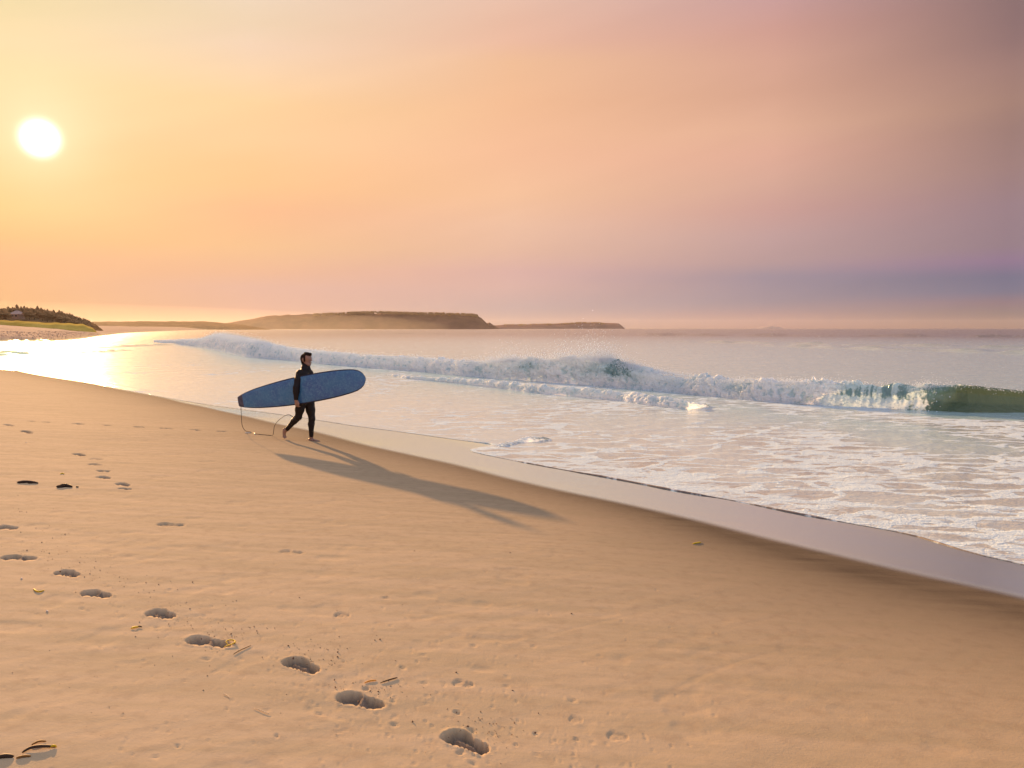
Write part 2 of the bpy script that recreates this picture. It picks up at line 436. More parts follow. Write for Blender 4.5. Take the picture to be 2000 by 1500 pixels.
dw = dist_poly(gx, gy, WET); inw = inside(gx, gy, WETPOLY)
wets = np.where(inw, dw, -dw)
wet = smooth(wets, -.20, .14)
wet = np.where(gy > 62, smooth(-gs, -2.0, .5), wet)
damp_shade = np.where(gy > 62, smooth(-gs, -9, 0) * .3, np.clip(.40 * np.exp(-np.maximum(-wets, 0) / .9) + .80 * np.exp(-np.maximum(-wets, 0) / 3.2) * (.6 + .6 * smooth(gx / np.maximum(gy, 1), -.1, .45)), 0, 1))  # damp by the wet edge; broad right-hand term paints in the light's fall-off
keep = gs > -9
Fg = grid_faces(len(R), len(AZ))
fk = keep[Fg].any(1)
V, F, A = compact(np.stack([gx, gy, gz], 1), Fg[fk][:, ::-1], {'wet': wet, 'damp_shade': damp_shade, 'disturb': disturb, 'shore': gs, 'cobble': farl * smooth(gs, 1.5, 5)})

mat_sand, n = material('sand')
P = n.pos()
wetA, damp_shadeA = n.attr('wet'), n.attr('damp_shade')
g1 = n.noise(P, 260, 3, .7); g2 = n.noise(P, 9, 4, .6); g3 = n.noise(n.mapping(P, rot=(0, 0, -.64), scale=(.6, 5, 1)), 1.4, 4, .6)
dry = n.mix(n.rng_(g3, .3, .7), (.50, .385, .238), (.60, .452, .287))
dry = n.mix(n.m('MULTIPLY', n.rng_(g2, .45, .75), .35), dry, (.36, .255, .16))
dry = n.mix(n.m('MULTIPLY', n.rng_(g1, .52, .8), .5), dry, (.27, .185, .11))
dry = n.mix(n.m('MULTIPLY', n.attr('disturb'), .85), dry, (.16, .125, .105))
damp_shade_c = n.mix(n.m('MULTIPLY', damp_shadeA, n.m('ADD', .72, n.m('MULTIPLY', g3, .4)), clamp=True), dry, (.100, .073, .048))
cobc = n.mix(n.noise(P, 1.1, 5, .7), (.20, .12, .09), (.52, .38, .30))
base = n.mix(n.attr('cobble'), damp_shade_c, cobc)
base = n.mix(n.m('POWER', wetA, 3.0), base, (.50, .57, .57))
spk = n.m('GREATER_THAN', n.noise(P, 620, 1, .5), .715)
base = n.mix(n.m('MULTIPLY', spk, n.m('SUBTRACT', .8, wetA, clamp=True)), base, (.75, .62, .45))
hgt = n.m('ADD', n.m('MULTIPLY', g1, .35), n.m('MULTIPLY', n.noise(P, 60, 3, .6), .65))
gb = n.bump(hgt, n.m('SUBTRACT', .65, n.m('MULTIPLY', wetA, .65)), .004)
bs_ = n.n('ShaderNodeBsdfDiffuse'); n.put(bs_.inputs[0], base); bs_.inputs['Roughness'].default_value = .5; n.put(bs_.inputs['Normal'], gb); bs = n.mixsh(.15, bs_.outputs[0], n.prin(color=base, rough=.85, ior=1.4, normal=gb, spec=.25))
gl = n.n('ShaderNodeBsdfGlossy'); gl.inputs['Roughness'].default_value = .09; gl.inputs['Color'].default_value = (.80, .98, 1.0, 1)
wn = n.bump(n.noise(n.mapping(P, rot=(0, 0, -.64), scale=(1, 3, 1)), 1.2, 3, .5), .25, .006)
n.put(gl.inputs['Normal'], wn)
lw = n.n('ShaderNodeFresnel'); lw.inputs[0].default_value = 2.3; n.put(lw.inputs['Normal'], wn)
n.out(n.mixsh(n.m('MULTIPLY', wetA, n.m('ADD', lw.outputs[0], .20, clamp=True)), bs, gl.outputs[0]))
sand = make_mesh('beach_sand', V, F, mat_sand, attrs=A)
tag(sand, 'smooth tan sand beach sloping to the water with footprints and a wet glossy strip', kind='structure')

# ------------------------------------------------------------------ the sea
WAVE_px = [(300, 668, 640+10), (385, 677, 662), (410, 682, 652), (480, 697, 664), (560, 703, 680), (620, 710, 686), (690, 716, 692), (760, 721, 696), (830, 727, 699), (900, 735, 706), (960, 739, 703), (1000, 742, 701),
           (1045, 745, 704), (1090, 748, 699), (1130, 751, 697), (1180, 755, 703), (1250, 761, 722), (1300, 765, 729), (1400, 776, 741), (1500, 786, 744), (1600, 791, 746), (1700, 795, 745), (1790, 801, 751), (1850, 806, 752), (1930, 808, 757), (2000, 807, 763), (2100, 806, 772), (2250, 806, 782)]
wb = np.array([[*at0(px, py, 0.0), (py - ty) * at0(px, py, 0.0)[1] / FPX, px] for px, py, ty in WAVE_px])
wb[0, 2] = .3
WB = resample(wb, .5)
for k in (0, 1):    # light smoothing of the plan line
    WB[2:-2, k] = (WB[:-4, k] + WB[1:-3, k] + WB[2:-2, k] + WB[3:-1, k] + WB[4:, k]) / 5

az_w = np.radians(np.linspace(-36, 36, 700))
az_wc = np.radians(np.r_[np.arange(-80, -36, 2.0)])
AZw = np.r_[az_wc, az_w, -az_wc[::-1]]
Rw = np.r_[np.geomspace(7.2, 60, 400)[:-1], np.geomspace(60, 400, 150)[:-1], np.geomspace(400, 7500, 100)]
RR, AA = np.meshgrid(Rw, AZw, indexing='ij')
sx = (RR * np.sin(AA)).ravel(); sy = (RR * np.cos(AA)).ravel(); sr = RR.ravel()
tb, ts = terr_base(sx, sy)
dE, nx, ny = dist_poly(sx, sy, E, True)
inE = inside(sx, sy, EPOLY) | (sy > 62)
sE = np.where(inE, -dE, dE)
snap = (~inE) & (dE < .02 * sr + .05) & (sr < 62)
sx = np.where(snap, nx, sx); sy = np.where(snap, ny, sy)
tb2, _ = terr_base(sx, sy)
film = -.3 * (sr > 62) + .006 + .016 * smooth(-sE, 0, .5)
shal = smooth(-ts, .2, 6)
dWB = dist_poly(sx, sy, WB[:, :2])
WBPOLY = np.array(list(WB[:, :2]) + [(60, 24), (60, 600), (-400, 600), (-70, 140)])
behind = inside(sx, sy, WBPOLY)
z = np.zeros_like(sx)
amp = .012 * smooth(sr, 10, 30) + .05 * smooth(sr, 30, 200)
z += amp * fbm2(sx * .7, sy * 1.0, 4, 101) * shal
chop = fbm2(sx * 2.6, sy * 2.6, 3, 104) * .012 * smooth(-sE, .1, 2.5) * smooth(-sr, -70, -25)
z += chop
# outer swells: long low ridges with a steeper face
for (pa, pb, hh, ww) in [((1180, 655), (2100, 660), .75, 9), ((1330, 668), (2100, 682), .30, 4), ((1500, 676), (2100, 694), .28, 3), ((700, 652), (1300, 654), .35, 14), ((200, 679), (420, 669.5), .22, 2.4), ((130, 691), (260, 684), .16, 1.5)]:
    a, b = at0(*pa), at0(*pb); L = np.hypot(*(b - a)); e = (b - a) / L; q = np.array([-e[1], e[0]])
    if q[1] < 0: q = -q
    u_ = ((sx - a[0]) * e[0] + (sy - a[1]) * e[1]) / L; v_ = (sx - a[0]) * q[0] + (sy - a[1]) * q[1] + ww * .7 * fbm2(u_ * 9, u_ * 0 + .5, 3, 7)
    prof = np.where(v_ < 0, np.exp(-(v_ / (ww * .45)) ** 2), np.exp(-(v_ / (ww * 1.2)) ** 2))
    brk = .55 + .6 * fbm2(u_ * 14, v_ / ww * .5, 3, 8)
    z += 1.5 * hh * prof * np.clip(brk, 0, 1.3) * smooth(u_, -.15, .1) * (1 - smooth(u_, .95, 1.1))
z = np.where(sr > 62, z, np.maximum(z + .008, tb2 + film))
z = np.where(snap, tb2 + .004, z)
keepw = inE | snap
Fg = grid_faces(len(Rw), len(AZw))
ok = keepw[Fg].all(1) & ~(snap[Fg].all(1)) & ((ts[Fg] < .9).any(1))
# foam amount: strong near the shore on the right and in front of the breaker, sparse on the left and outside
alongx = np.interp(sy, WB[::-1, 1], WB[::-1, 0])
right = smooth(sx / np.maximum(sy, 1), -.35, .30)
fa = -.05 + .29 * right
fa += .22 * smooth(-dWB, -7, -.5) * (~behind) * right
fa += .30 * (1 - smooth(-sE, .1, 1.6)) * (.25 + .75 * right)
fa += .50 * fbm2(sx * .33, sy * .22, 3, 120)
fa -= 1.3 * smooth(sx / np.maximum(sy, 1), .44, .54) * smooth(-dWB, -2.6, -.9) * (~behind)
fa = np.where(behind, -.5, fa)
fa *= smooth(-sr, -85, -45)
lipf = np.exp(-np.maximum(-sE, 0) / .14) * (.25 + .75 * right)
V, F, A = compact(np.stack([sx, sy, z], 1), Fg[ok][:, ::-1],
    {'foam': np.clip(fa, 0, 1.2), 'lip': lipf, 'open': behind.astype(float) * smooth(dWB, .3, 2), 'deep': smooth(-ts, 2, 14), 'dist': sr})

FOAMC = (.80, .80, .82)
mat_sea, n = material('sea_water')
P = n.pos(); fo, dist_ = n.attr('foam'), n.attr('dist')
warp = n.vm('SUBTRACT', n.noise(P, 1.1, 3, .6, color=True), (.5, .5, .5))
Pw = n.vm('ADD', P, n.vm('SCALE', warp, scale=.75))
Pw = n.mapping(Pw, rot=(0, 0, .35), scale=(.55, 1.25, 1))
warp2 = n.vm('SUBTRACT', n.noise(P, 5.5, 3, .6, color=True), (.5, .5, .5))
Pw = n.vm('ADD', Pw, n.vm('SCALE', warp2, scale=.16))
v1 = n.voro(Pw, 1.3, 'DISTANCE_TO_EDGE'); v2 = n.voro(Pw, 3.1, 'DISTANCE_TO_EDGE'); v3 = n.voro(Pw, 9.0, 'DISTANCE_TO_EDGE')
nz = n.noise(Pw, 1.7, 4, .6)
foN = n.m('ADD', fo, n.m('MULTIPLY', n.m('SUBTRACT', nz, .5), 1.1))
w1 = n.m('MULTIPLY', n.m('MAXIMUM', foN, 0.0), .26)
l1 = n.m('SUBTRACT', 1.0, n.rng_(v1, n.m('MULTIPLY', w1, .75), n.m('ADD', w1, .012)), clamp=True)
w2 = n.m('MULTIPLY', n.m('MAXIMUM', n.m('SUBTRACT', foN, .18), 0.0), .42)
l2 = n.m('SUBTRACT', 1.0, n.rng_(v2, n.m('MULTIPLY', w2, .75), n.m('ADD', w2, .012)), clamp=True)
w3 = n.m('MULTIPLY', n.m('MAXIMUM', n.m('SUBTRACT', foN, .30), 0.0), .55)
l3 = n.m('SUBTRACT', 1.0, n.rng_(v3, n.m('MULTIPLY', w3, .3), n.m('ADD', w3, .02)), clamp=True)
lace = n.m('MAXIMUM', n.m('MULTIPLY', l1, n.rng_(foN, .02, .3)), n.m('MAXIMUM', n.m('MULTIPLY', l2, n.rng_(foN, .25, .6, 0, .85)), n.m('MULTIPLY', l3, n.rng_(foN, .45, .85, 0, .75))))
lace = n.m('MULTIPLY', lace, n.rng_(n.noise(P, 26, 3, .6), .25, .55, .55, 1.0))
lace = n.m('MAXIMUM', lace, n.m('MULTIPLY', n.attr('lip'), n.rng_(n.noise(P, 40, 2, .6), .35, .6, .2, 1.0)), clamp=True)
# ripples
near_r = n.noise(n.mapping(P, rot=(0, 0, .3), scale=(1, 1.7, 1)), 7.0, 4, .6)
mid_r = n.noise(n.mapping(P, rot=(0, 0, .15), scale=(.5, 1.3, 1)), 1.3, 4, .62)
far_r = n.noise(n.mapping(P, rot=(0, 0, .05), scale=(.35, 1, 1)), .22, 4, .6)
b1 = n.bump(near_r, n.rng_(dist_, 12, 60, .65, .15), .035)
b2 = n.bump(mid_r, n.rng_(dist_, 12, 80, .22, .16), .16, b1)
b3 = n.bump(far_r, n.rng_(dist_, 60, 900, 0.0, .45), .8, b2)
watc = n.mix(n.attr('deep'), (.54, .62, .62), (.36, .53, .57))
calm = n.attr('open')
watc = n.mix(n.rng_(fo, .1, .6, 0, .8), watc, (.33, .285, .235))
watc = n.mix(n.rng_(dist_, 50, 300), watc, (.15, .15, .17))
wsh = n.n('ShaderNodeBsdfPrincipled')
n.put(wsh.inputs['Base Color'], watc); n.put(wsh.inputs['Roughness'], n.m('ADD', .14, n.m('MULTIPLY', n.rng_(dist_, 20, 400), .10)))
wsh.inputs['IOR'].default_value = 1.5; n.put(wsh.inputs['Normal'], b3)
fb = n.bump(n.m('ADD', lace, n.m('MULTIPLY', n.noise(P, 45, 3, .6), .5)), .7, .02, b2)
fdf = n.n('ShaderNodeBsdfDiffuse'); fdf.inputs[0].default_value = (.50, .61, .69, 1); n.put(fdf.inputs['Normal'], fb)
n.out(n.mixsh(lace, wsh.outputs[0], fdf.outputs[0]))
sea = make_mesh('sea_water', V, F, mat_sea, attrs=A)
tag(sea, 'pale evening sea with lace foam in the shallows and calm water beyond the breaker', kind='structure')

# ------------------------------------------------------------------ breaking waves (swept profiles, broken up by noise)
mat_wave, n = material('wave_water_and_foam')
P = n.pos(); f = n.attr('foam'); tl = n.attr('teal')
fn = n.noise(P, 9.0, 5, .68)
f2 = n.rng_(n.m('ADD', f, n.m('MULTIPLY', n.m('SUBTRACT', fn, .5), .9)), .35, .62)
deepc = n.mix(tl, (.045, .075, .038), (.19, .31, .32))
wat = n.n('ShaderNodeBsdfPrincipled'); n.put(wat.inputs['Base Color'], deepc)
wat.inputs['Roughness'].default_value = .10; wat.inputs['IOR'].default_value = 1.33
nb = n.bump(n.noise(n.mapping(P, scale=(1, 1, .45)), 5.0, 5, .65), .8, .09); n.put(wat.inputs['Normal'], nb)
trl = n.n('ShaderNodeBsdfTranslucent'); n.put(trl.inputs[0], n.mix(tl, (.22, .30, .09), (.22, .46, .42)))
wmix = n.mixsh(.06, wat.outputs[0], trl.outputs[0])
fbp = n.bump(n.noise(P, 30, 3, .7), .6, .03, n.bump(n.noise(P, 8, 4, .6), .6, .12))
fd = n.n('ShaderNodeBsdfDiffuse'); n.put(fd.inputs[0], n.mix(n.m('MULTIPLY', tl, .55), (.95, .98, 1.0), (.24, .46, .56))); n.put(fd.inputs['Normal'], fbp)
ft = n.n('ShaderNodeBsdfTranslucent'); n.put(ft.inputs[0], n.mix(n.m('MULTIPLY', tl, .6), (.92, .95, 1.0), (.35, .62, .70)))
n.out(n.mixsh(f2, wmix, n.mixsh(.36, fd.outputs[0], ft.outputs[0])))

def sweep_wave(name, B, steps, npf, green, curtain, teal, lump, label, seed):
    """B rows: x, y, height, photo x. profile param t 0..1 from the front foot over the crest to the back"""
    L = np.r_[0, np.cumsum(np.hypot(*np.diff(B[:, :2], axis=0).T))]
    # sample spacing grows with distance from the camera
    tt = [0.0]
    while tt[-1] < L[-1]:
        i = np.searchsorted(L, tt[-1]); r = np.hypot(*B[min(i, len(B) - 1), :2]); tt.append(tt[-1] + r * steps)
    tt = np.array(tt[:-1]); Q = np.stack([np.interp(tt, L, B[:, k]) for k in range(4)], 1)
    d = np.gradient(Q[:, :2], axis=0); d /= np.hypot(d[:, 0], d[:, 1])[:, None] + 1e-9
    off = np.stack([-d[:, 1], d[:, 0]], 1); off[off[:, 1] < 0] *= -1       # seaward
    for _ in range(12): off[1:-1] = (off[:-2] + off[1:-1] * 2 + off[2:]) / 4
    off /= np.hypot(off[:, 0], off[:, 1])[:, None]
    t = np.linspace(0, 1, npf)
    kp = np.array([0, .08, .2, .35, .5, .6, .7, .82, 1.0])
    #              foot                              crest
    foamD = np.array([-.10, .02, .10, .30, .60, .85, 1.4, 2.4, 4.2]); foamZ = np.array([-.25, .12, .42, .74, .95, 1.0, .80, .38, -.12])
    greenD = np.array([-.5, .20, .75, 1.02, 1.02, 1.10, 1.6, 2.8, 4.6]); greenZ = np.array([-.25, .06, .32, .66, .93, 1.0, .90, .45, -.12])
    curtD = np.array([-.45, -.22, .05, .16, .30, .60, 1.3, 2.6, 4.4]); curtZ = np.array([-.25, .20, .42, .72, .93, 1.0, .88, .42, -.12])
    px2 = Q[:, 3][:, None] + 45 - 95 * t[None] / .55 + 14 * fbm2(tt[:, None] * 2.2, t[None] * 5, 3, 31)
    g = green(px2 if lump == 1.0 else Q[:, 3][:, None] + 0 * t[None]); c = curtain(px2) * (1 - g)
    def itp(a):
        q = np.interp(np.clip(np.linspace(-.1, 1.1, 6 * npf), 0, 1), kp, a); ker = np.hanning(int(.085 * 5 * npf)); q = np.convolve(q, ker / ker.sum(), 'same')
        return np.interp(t, np.linspace(-.1, 1.1, 6 * npf), q)[None]
    Dp = itp(foamD) * (1 - g - c) + itp(greenD) * g + itp(curtD) * c
    Zp = itp(foamZ) * (1 - g - c) + itp(greenZ) * g + itp(curtZ) * c
    hgt = (Q[:, 2] * (.88 + .12 * gr(Q[:, 3])) * (1 + .22 * smooth(Q[:, 3], 380, 900) * (1 - gr(Q[:, 3])) * fbm2(tt * .9 / lump, tt * 0 + seed, 4, 55, .65)))[:, None]
    Dp = Dp * np.maximum(hgt, .25); Zp = Zp * hgt
    X = Q[:, 0][:, None] + off[:, 0][:, None] * Dp; Y = Q[:, 1][:, None] + off[:, 1][:, None] * Dp
    foamk = np.clip(1 - g - .80 * c, 0, 1) * np.ones_like(Zp)
    a = 2.2 / lump
    n1 = fbm3(X * a * .5, Y * a * .5, Zp * a * .7, 3, seed); n2 = np.abs(fbm3(X * a * 1.7, Y * a * 1.7, Zp * a * 1.7, 4, seed + 9, .6))
    face = smooth(t, .02, .15)[None] * (1 - smooth(t, .75, .95))[None]
    big = .55 * n1 + .55 * (.35 - n2)
    big = big + .35 * (.3 - np.abs(fbm3(X * a * 4.5, Y * a * 4.5, Zp * a * 4.5, 3, seed + 12, .6))) 
    disp = (foamk * (.28 + .30 * smooth(Q[:, 3], 450, 900)[:, None]) * (big) + .04 * n1 * g + .10 * c * (fbm3(tt[:, None] * 6 + 0 * Zp, Zp * 1.2, 0 * Zp, 3, seed + 5))) * np.maximum(hgt, .3) * face * lump ** .3
    Dd = np.gradient(Dp, axis=1); Dz = np.gradient(Zp, axis=1); nl = np.hypot(Dd, Dz) + 1e-9
    nD, nZ = -Dz / nl, Dd / nl
    X = X + off[:, 0][:, None] * nD * disp; Y = Y + off[:, 1][:, None] * nD * disp; Z = Zp + nZ * disp
    # foam mask: streaks pulled up the face in the green part, whole in the broken part, thin behind the crest
    strk = fbm3(tt[:, None] * 3.0 + Zp * .8, Zp * 2.2, 0 * Zp, 4, seed + 20, .6)
    fm = foamk * (.95 - .9 * smooth(t, .70, .86)[None]) + .25 * strk
    ribs = fbm3(tt[:, None] * 9.0 + Zp * .5, Zp * .9, 0 * Zp, 4, seed + 22, .7)
    fm += c * (.24 + .50 * ribs + .75 * (1 - smooth(t, .10, .26))[None])
    fm += g * (-.12 + .50 * (1 - smooth(np.abs(t - .57), .0, .05))[None] * (strk > .02) + .5 * strk * (1 - smooth(t, 0.1, .3))[None])
    fm += .22 * np.exp(-((Q[:, 3][:, None] - 1795 + 30 * t[None]) / 16) ** 2) * (.4 + strk)
    holl = fbm3(X * .55 + 3, Y * .55, Z * .8, 3, seed + 40)
    tz = teal(Q[:, 3])[:, None] * smooth(t, .12, .3)[None] * (1 - smooth(t, .6, .72))[None]
    tea = np.clip(tz * (1.0 + .6 * holl) + .95 * smooth(n2, .20, .40) * foamk * (1 - smooth(t, .5, .65))[None] + .30 * smooth(.45 - n1, .3, .8) * foamk * (1 - smooth(t, .3, .5))[None], 0, 1)  # last term paints blue shade into the foam low on the face
    tea = np.clip(tea * (1 - g) + .12 * g + c * .8, 0, 1)
    fm = fm - tz * smooth(holl, -.25, .25) * .62 * foamk * (1 - c)
    X, Y, Z, fm, tea = [q[:, t <= .60] for q in (X, Y, Z, fm, tea)]; npf = X.shape[1]
    V = np.stack([X, Y, Z], 2).reshape(-1, 3)
    o = make_mesh(name, V, grid_faces(len(tt), npf), mat_wave, attrs={'foam': fm.ravel(), 'teal': tea.ravel()})
    tag(o, label, kind='structure')
    return tt, Q, off

gr = lambda px: smooth(px, 1730, 1885)
cu = lambda px: smooth(px, 1610, 1660)
te = lambda px: .9 * np.exp(-((px - 1030) / 24) ** 2) + .9 * smooth(px, 1120, 1150) * (1 - smooth(px, 1200, 1290)) + .45 * np.exp(-((px - 1350) / 40) ** 2) + .5 * np.exp(-((px - 1430) / 30) ** 2) + .7 * cu(px)
tt, Q, off = sweep_wave('breaking_wave', WB, .00115, 120, gr, cu, te, 1.0, 'long white breaker curling to green water at its right end', 200)
SW_px = [(755, 733, 731), (800, 741, 735), (880, 748, 738), (960, 757, 743), (1040, 768, 751), (1120, 775, 758), (1200, 783, 765), (1280, 794, 774), (1340, 800, 782), (1372, 797, 788), (1392, 794, 791)]
sb = np.array([[*at0(px, py, 0.0), (py - ty) * at0(px, py, 0.0)[1] / FPX, px] for px, py, ty in SW_px])
sweep_wave('small_inner_wave', resample(sb, .3), .0013, 60, lambda p: .3 * smooth(p, 1345, 1370), lambda p: 0 * p, lambda p: .35 + 0 * p, .45, 'low line of white foam rolling in front of the breaker', 300)
sb2 = np.array([[*at0(px, py, 0.0), (py - ty) * at0(px, py, 0.0)[1] / FPX, px] for px, py, ty in [(985, 875, 873), (1010, 868, 864), (1035, 864, 856), (1062, 862, 857), (1085, 861, 859)]])
sweep_wave('ripple_crest', resample(sb2, .1), .0013, 40, lambda p: .25 + 0 * p, lambda p: 0 * p, lambda p: .2 + 0 * p, .25, 'tiny cresting ripple in the shallows', 310)

# thin lip of bubbles along the swash edge
Ed = E[(E[:, 1] > 3) & (E[:, 1] < 46)]
Ed = resample(Ed, .02)
zt, _ = terr_base(Ed[:, 0], Ed[:, 1])
d = np.gradient(Ed, axis=0); d /= np.hypot(d[:, 0], d[:, 1])[:, None]
nrm = np.stack([-d[:, 1], d[:, 0]], 1)
tst = Ed + nrm * .2; wrong = inside(tst[:, 0], tst[:, 1], EPOLY); nrm[wrong] *= -1                # towards the land
ph = np.linspace(0, math.pi, 8)
arc = np.arange(len(Ed)) * .02
hh = (.016 + .014 * fbm2(arc * 1.1, arc * 0, 2, 5) + .010 * fbm2(arc * .5, arc * 0 + 3, 2, 6)); hh = np.clip(hh * .7, .005, .022) * (.22 + .78 * smooth(Ed[:, 0] / Ed[:, 1], -.10, .06))
bub = 1 + .10 * vn2((arc[:, None] * 15), ph[None] * 2.2, 9)
Dl = np.cos(ph)[None] * (hh * 1.3)[:, None] * bub - .01; Zl = np.sin(ph)[None] * hh[:, None] * bub
X = Ed[:, 0][:, None] + nrm[:, 0][:, None] * Dl; Y = Ed[:, 1][:, None] + nrm[:, 1][:, None] * Dl; Z = zt[:, None] + Zl - .002
mat_lip, n = material('swash_foam')
P = n.pos(); k = n.rng_(n.noise(P, 5, 4, .6), .50, .66)
n.out(n.prin(color=n.mix(k, (.13, .10, .095), (.70, .71, .73)), rough=.65, normal=n.bump(n.noise(P, 120, 2), .6, .004)))
lip = make_mesh('swash_edge', np.stack([X, Y, Z], 2).reshape(-1, 3), grid_faces(len(Ed), len(ph)), mat_lip)
tag(lip, 'thin lip of bubbles where the water stops on the wet sand', kind='structure')

# spray thrown off the breaker: small drops and clots of foam
def droplets(name, C, S, mat, label, parent=None):
    octa = np.array([(1, 0, 0), (-1, 0, 0), (0, 1, 0), (0, -1, 0), (0, 0, 1), (0, 0, -1)], float)
    of = np.array([(0, 2, 4), (2, 1, 4), (1, 3, 4), (3, 0, 4), (2, 0, 5), (1, 2, 5), (3, 1, 5), (0, 3, 5)])
    ax = S[:, None] * rng.uniform(.6, 1.4, (len(S), 3))
    V = (C[:, None] + octa[None] * ax[:, None]).reshape(-1, 3)
    F = (of[None] + 6 * np.arange(len(C))[:, None, None]).reshape(-1, 3)
    o = make_mesh(name, V, F, mat); return tag(o, label, kind='stuff')
mat_spray, n = material('spray')
d1 = n.n('ShaderNodeBsdfDiffuse'); d1.inputs[0].default_value = (.9, .93, .96, 1)
d2 = n.n('ShaderNodeBsdfTranslucent'); d2.inputs[0].default_value = (.7, .85, 1, 1)
n.out(n.mixsh(.3, d1.outputs[0], d2.outputs[0]))
kx = Q[:, 3]
dens = .35 + 2.6 * np.exp(-((kx - 1125) / 55) ** 2) + 1.6 * np.exp(-((kx - 985) / 55) ** 2) + .9 * np.exp(-((kx - 1180) / 70) ** 2) + .7 * np.exp(-((kx - 1500) / 120) ** 2) + 1.1 * np.exp(-((kx - 1800) / 14) ** 2) + .25 * np.exp(-((kx - 1900) / 60) ** 2) + .9 * np.exp(-((kx - 430) / 60) ** 2)
dens *= (1 - .75 * smooth(kx, 1640, 1700)) + .9 * np.exp(-((kx - 1800) / 18) ** 2)
dens *= .4 + 1.2 * np.clip(fbm2(tt * 1.1, tt * 0, 3, 41) + .5, 0, 1.2)
pr = dens / dens.sum(); NS = 60000
ii = rng.choice(len(kx), NS, p=pr); hgt = Q[ii, 2]
plume = .16 + .42 * np.exp(-((Q[ii, 3] - 1125) / 60) ** 2) + .22 * np.exp(-((Q[ii, 3] - 980) / 60) ** 2)
sv = rng.exponential(1, NS); dd = rng.normal(.55, .30, NS); jz = 1.0 * np.sqrt(np.clip(1 - ((dd - .65) / 1.3) ** 2, .1, 1))
C = np.stack([Q[ii, 0] + off[ii, 0] * dd * hgt + rng.normal(0, .12, NS), Q[ii, 1] + off[ii, 1] * dd * hgt + rng.normal(0, .08, NS), hgt * jz * .92 + sv * plume * hgt * .40], 1)
S = rng.uniform(.005, .0135, NS) * (1 + .4 * np.exp(-sv)) * np.clip(np.hypot(C[:, 0], C[:, 1]) / 34, .7, 1.7)
droplets('sea_spray', C, S, mat_spray, 'fine white spray thrown up along the breaker crest')
# foam clots along the foot of the breaker and on its face
NS = 15000; ii = rng.choice(len(kx), NS, p=(lambda q: q / q.sum())((1.0 - gr(kx)) * (1 - .7 * cu(kx))))
hgt = Q[ii, 2]; tv = rng.random(NS) ** 1.5
C = np.stack([Q[ii, 0] + off[ii, 0] * ((-.25 + .85 * tv) * hgt), Q[ii, 1] + off[ii, 1] * ((-.25 + .85 * tv) * hgt), hgt * (.02 + .9 * tv) + rng.normal(0, .05, NS)], 1)
C[:, 2] = np.maximum(C[:, 2], .02)
droplets('foam_clots', C, rng.uniform(.006, .022, NS), mat_spray, 'small clots of foam tumbling down the breaker')

# ------------------------------------------------------------------ far land
def flat_mat(name, c0, c1, scale, bump=.5, bd=.5):
    m, n = material(name); P = n.pos(); t = n.noise(P, scale, 5, .65)
    n.out(n.prin(color=n.mix(n.rng_(t, .3, .7), c0, c1), rough=.95, spec=0.0, normal=n.bump(t, bump, bd))); return m
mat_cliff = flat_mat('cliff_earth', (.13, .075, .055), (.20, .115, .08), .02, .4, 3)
mat_far = flat_mat('hazed_cliff_earth', (.17, .11, .10), (.23, .15, .135), .02, .4, 3)  # cliff earth again, lightened with distance haze put into the colour
mat_hazed = flat_mat('hazed_far_rock', (.30, .26, .28), (.36, .31, .33), .01)  # paleness is distance haze painted into the island's rock
mat_scrub = flat_mat('scrub', (.13, .08, .04), (.22, .135, .065), .09, .8, 2)
mat_dune = flat_mat('dune_grass_ground', (.42, .29, .055), (.58, .42, .10), .12, .8, 1)
mat_crown = flat_mat('spruce_needles', (.28, .17, .08), (.38, .24, .11), 1.5, .6, .2)  # glow of backlit haze is put into the needle colour
mat_bark = flat_mat('bark', (.06, .045, .03), (.12, .09, .07), 3, .5, .1)

def hill(name, prof, depth, thick, mat, label, kind='structure', cliffr=None, front=None, nz_=1.0):
    """prof: (px, py_top) skyline in the photo; a solid hill standing at this distance"""
    xs = np.linspace(prof[0][0], prof[-1][0], 220); top = np.interp(xs, [p[0] for p in prof], [p[1] for p in prof])
    v = np.linspace(0, 1, 40)
    wx = (xs - 1000) / FPX * depth; ht = (641 - top) * depth / FPX + H
    ht = np.maximum(ht, .2) * (1 + .04 * vn2(xs * .08, xs * 0, 4))
    shape = np.interp(v, [0, .06, .2, .35, .5, .75, 1], [-.08, .35, .80, .97, 1.0, .8, -.05])
    X = wx[:, None] * (1 + (v[None] - .35) * thick / depth); Y = depth + (v[None] - .35) * thick + 0 * X
    Z = ht[:, None] * shape[None] + nz_ * fbm2(X * .02, Y * .02, 4, 9) * ht[:, None] * .10 * (v * (1 - v) * 4)[None]
    o = make_mesh(name, np.stack([X, Y, Z], 2).reshape(-1, 3), grid_faces(220, 40)[:, ::-1], mat)
    return tag(o, label, kind=kind)
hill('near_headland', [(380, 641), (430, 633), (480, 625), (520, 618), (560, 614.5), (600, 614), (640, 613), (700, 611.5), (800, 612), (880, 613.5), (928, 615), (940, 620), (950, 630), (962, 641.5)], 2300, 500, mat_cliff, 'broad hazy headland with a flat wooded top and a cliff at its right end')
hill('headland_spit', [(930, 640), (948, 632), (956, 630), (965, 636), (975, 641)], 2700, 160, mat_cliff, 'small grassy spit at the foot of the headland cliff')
hill('far_headland', [(955, 636), (990, 634), (1020, 635), (1040, 633), (1090, 632), (1130, 630.5), (1160, 630), (1180, 631), (1208, 632), (1214, 636), (1220, 641.5)], 3500, 500, mat_far, 'low distant headland ending in a small cliff on the horizon')
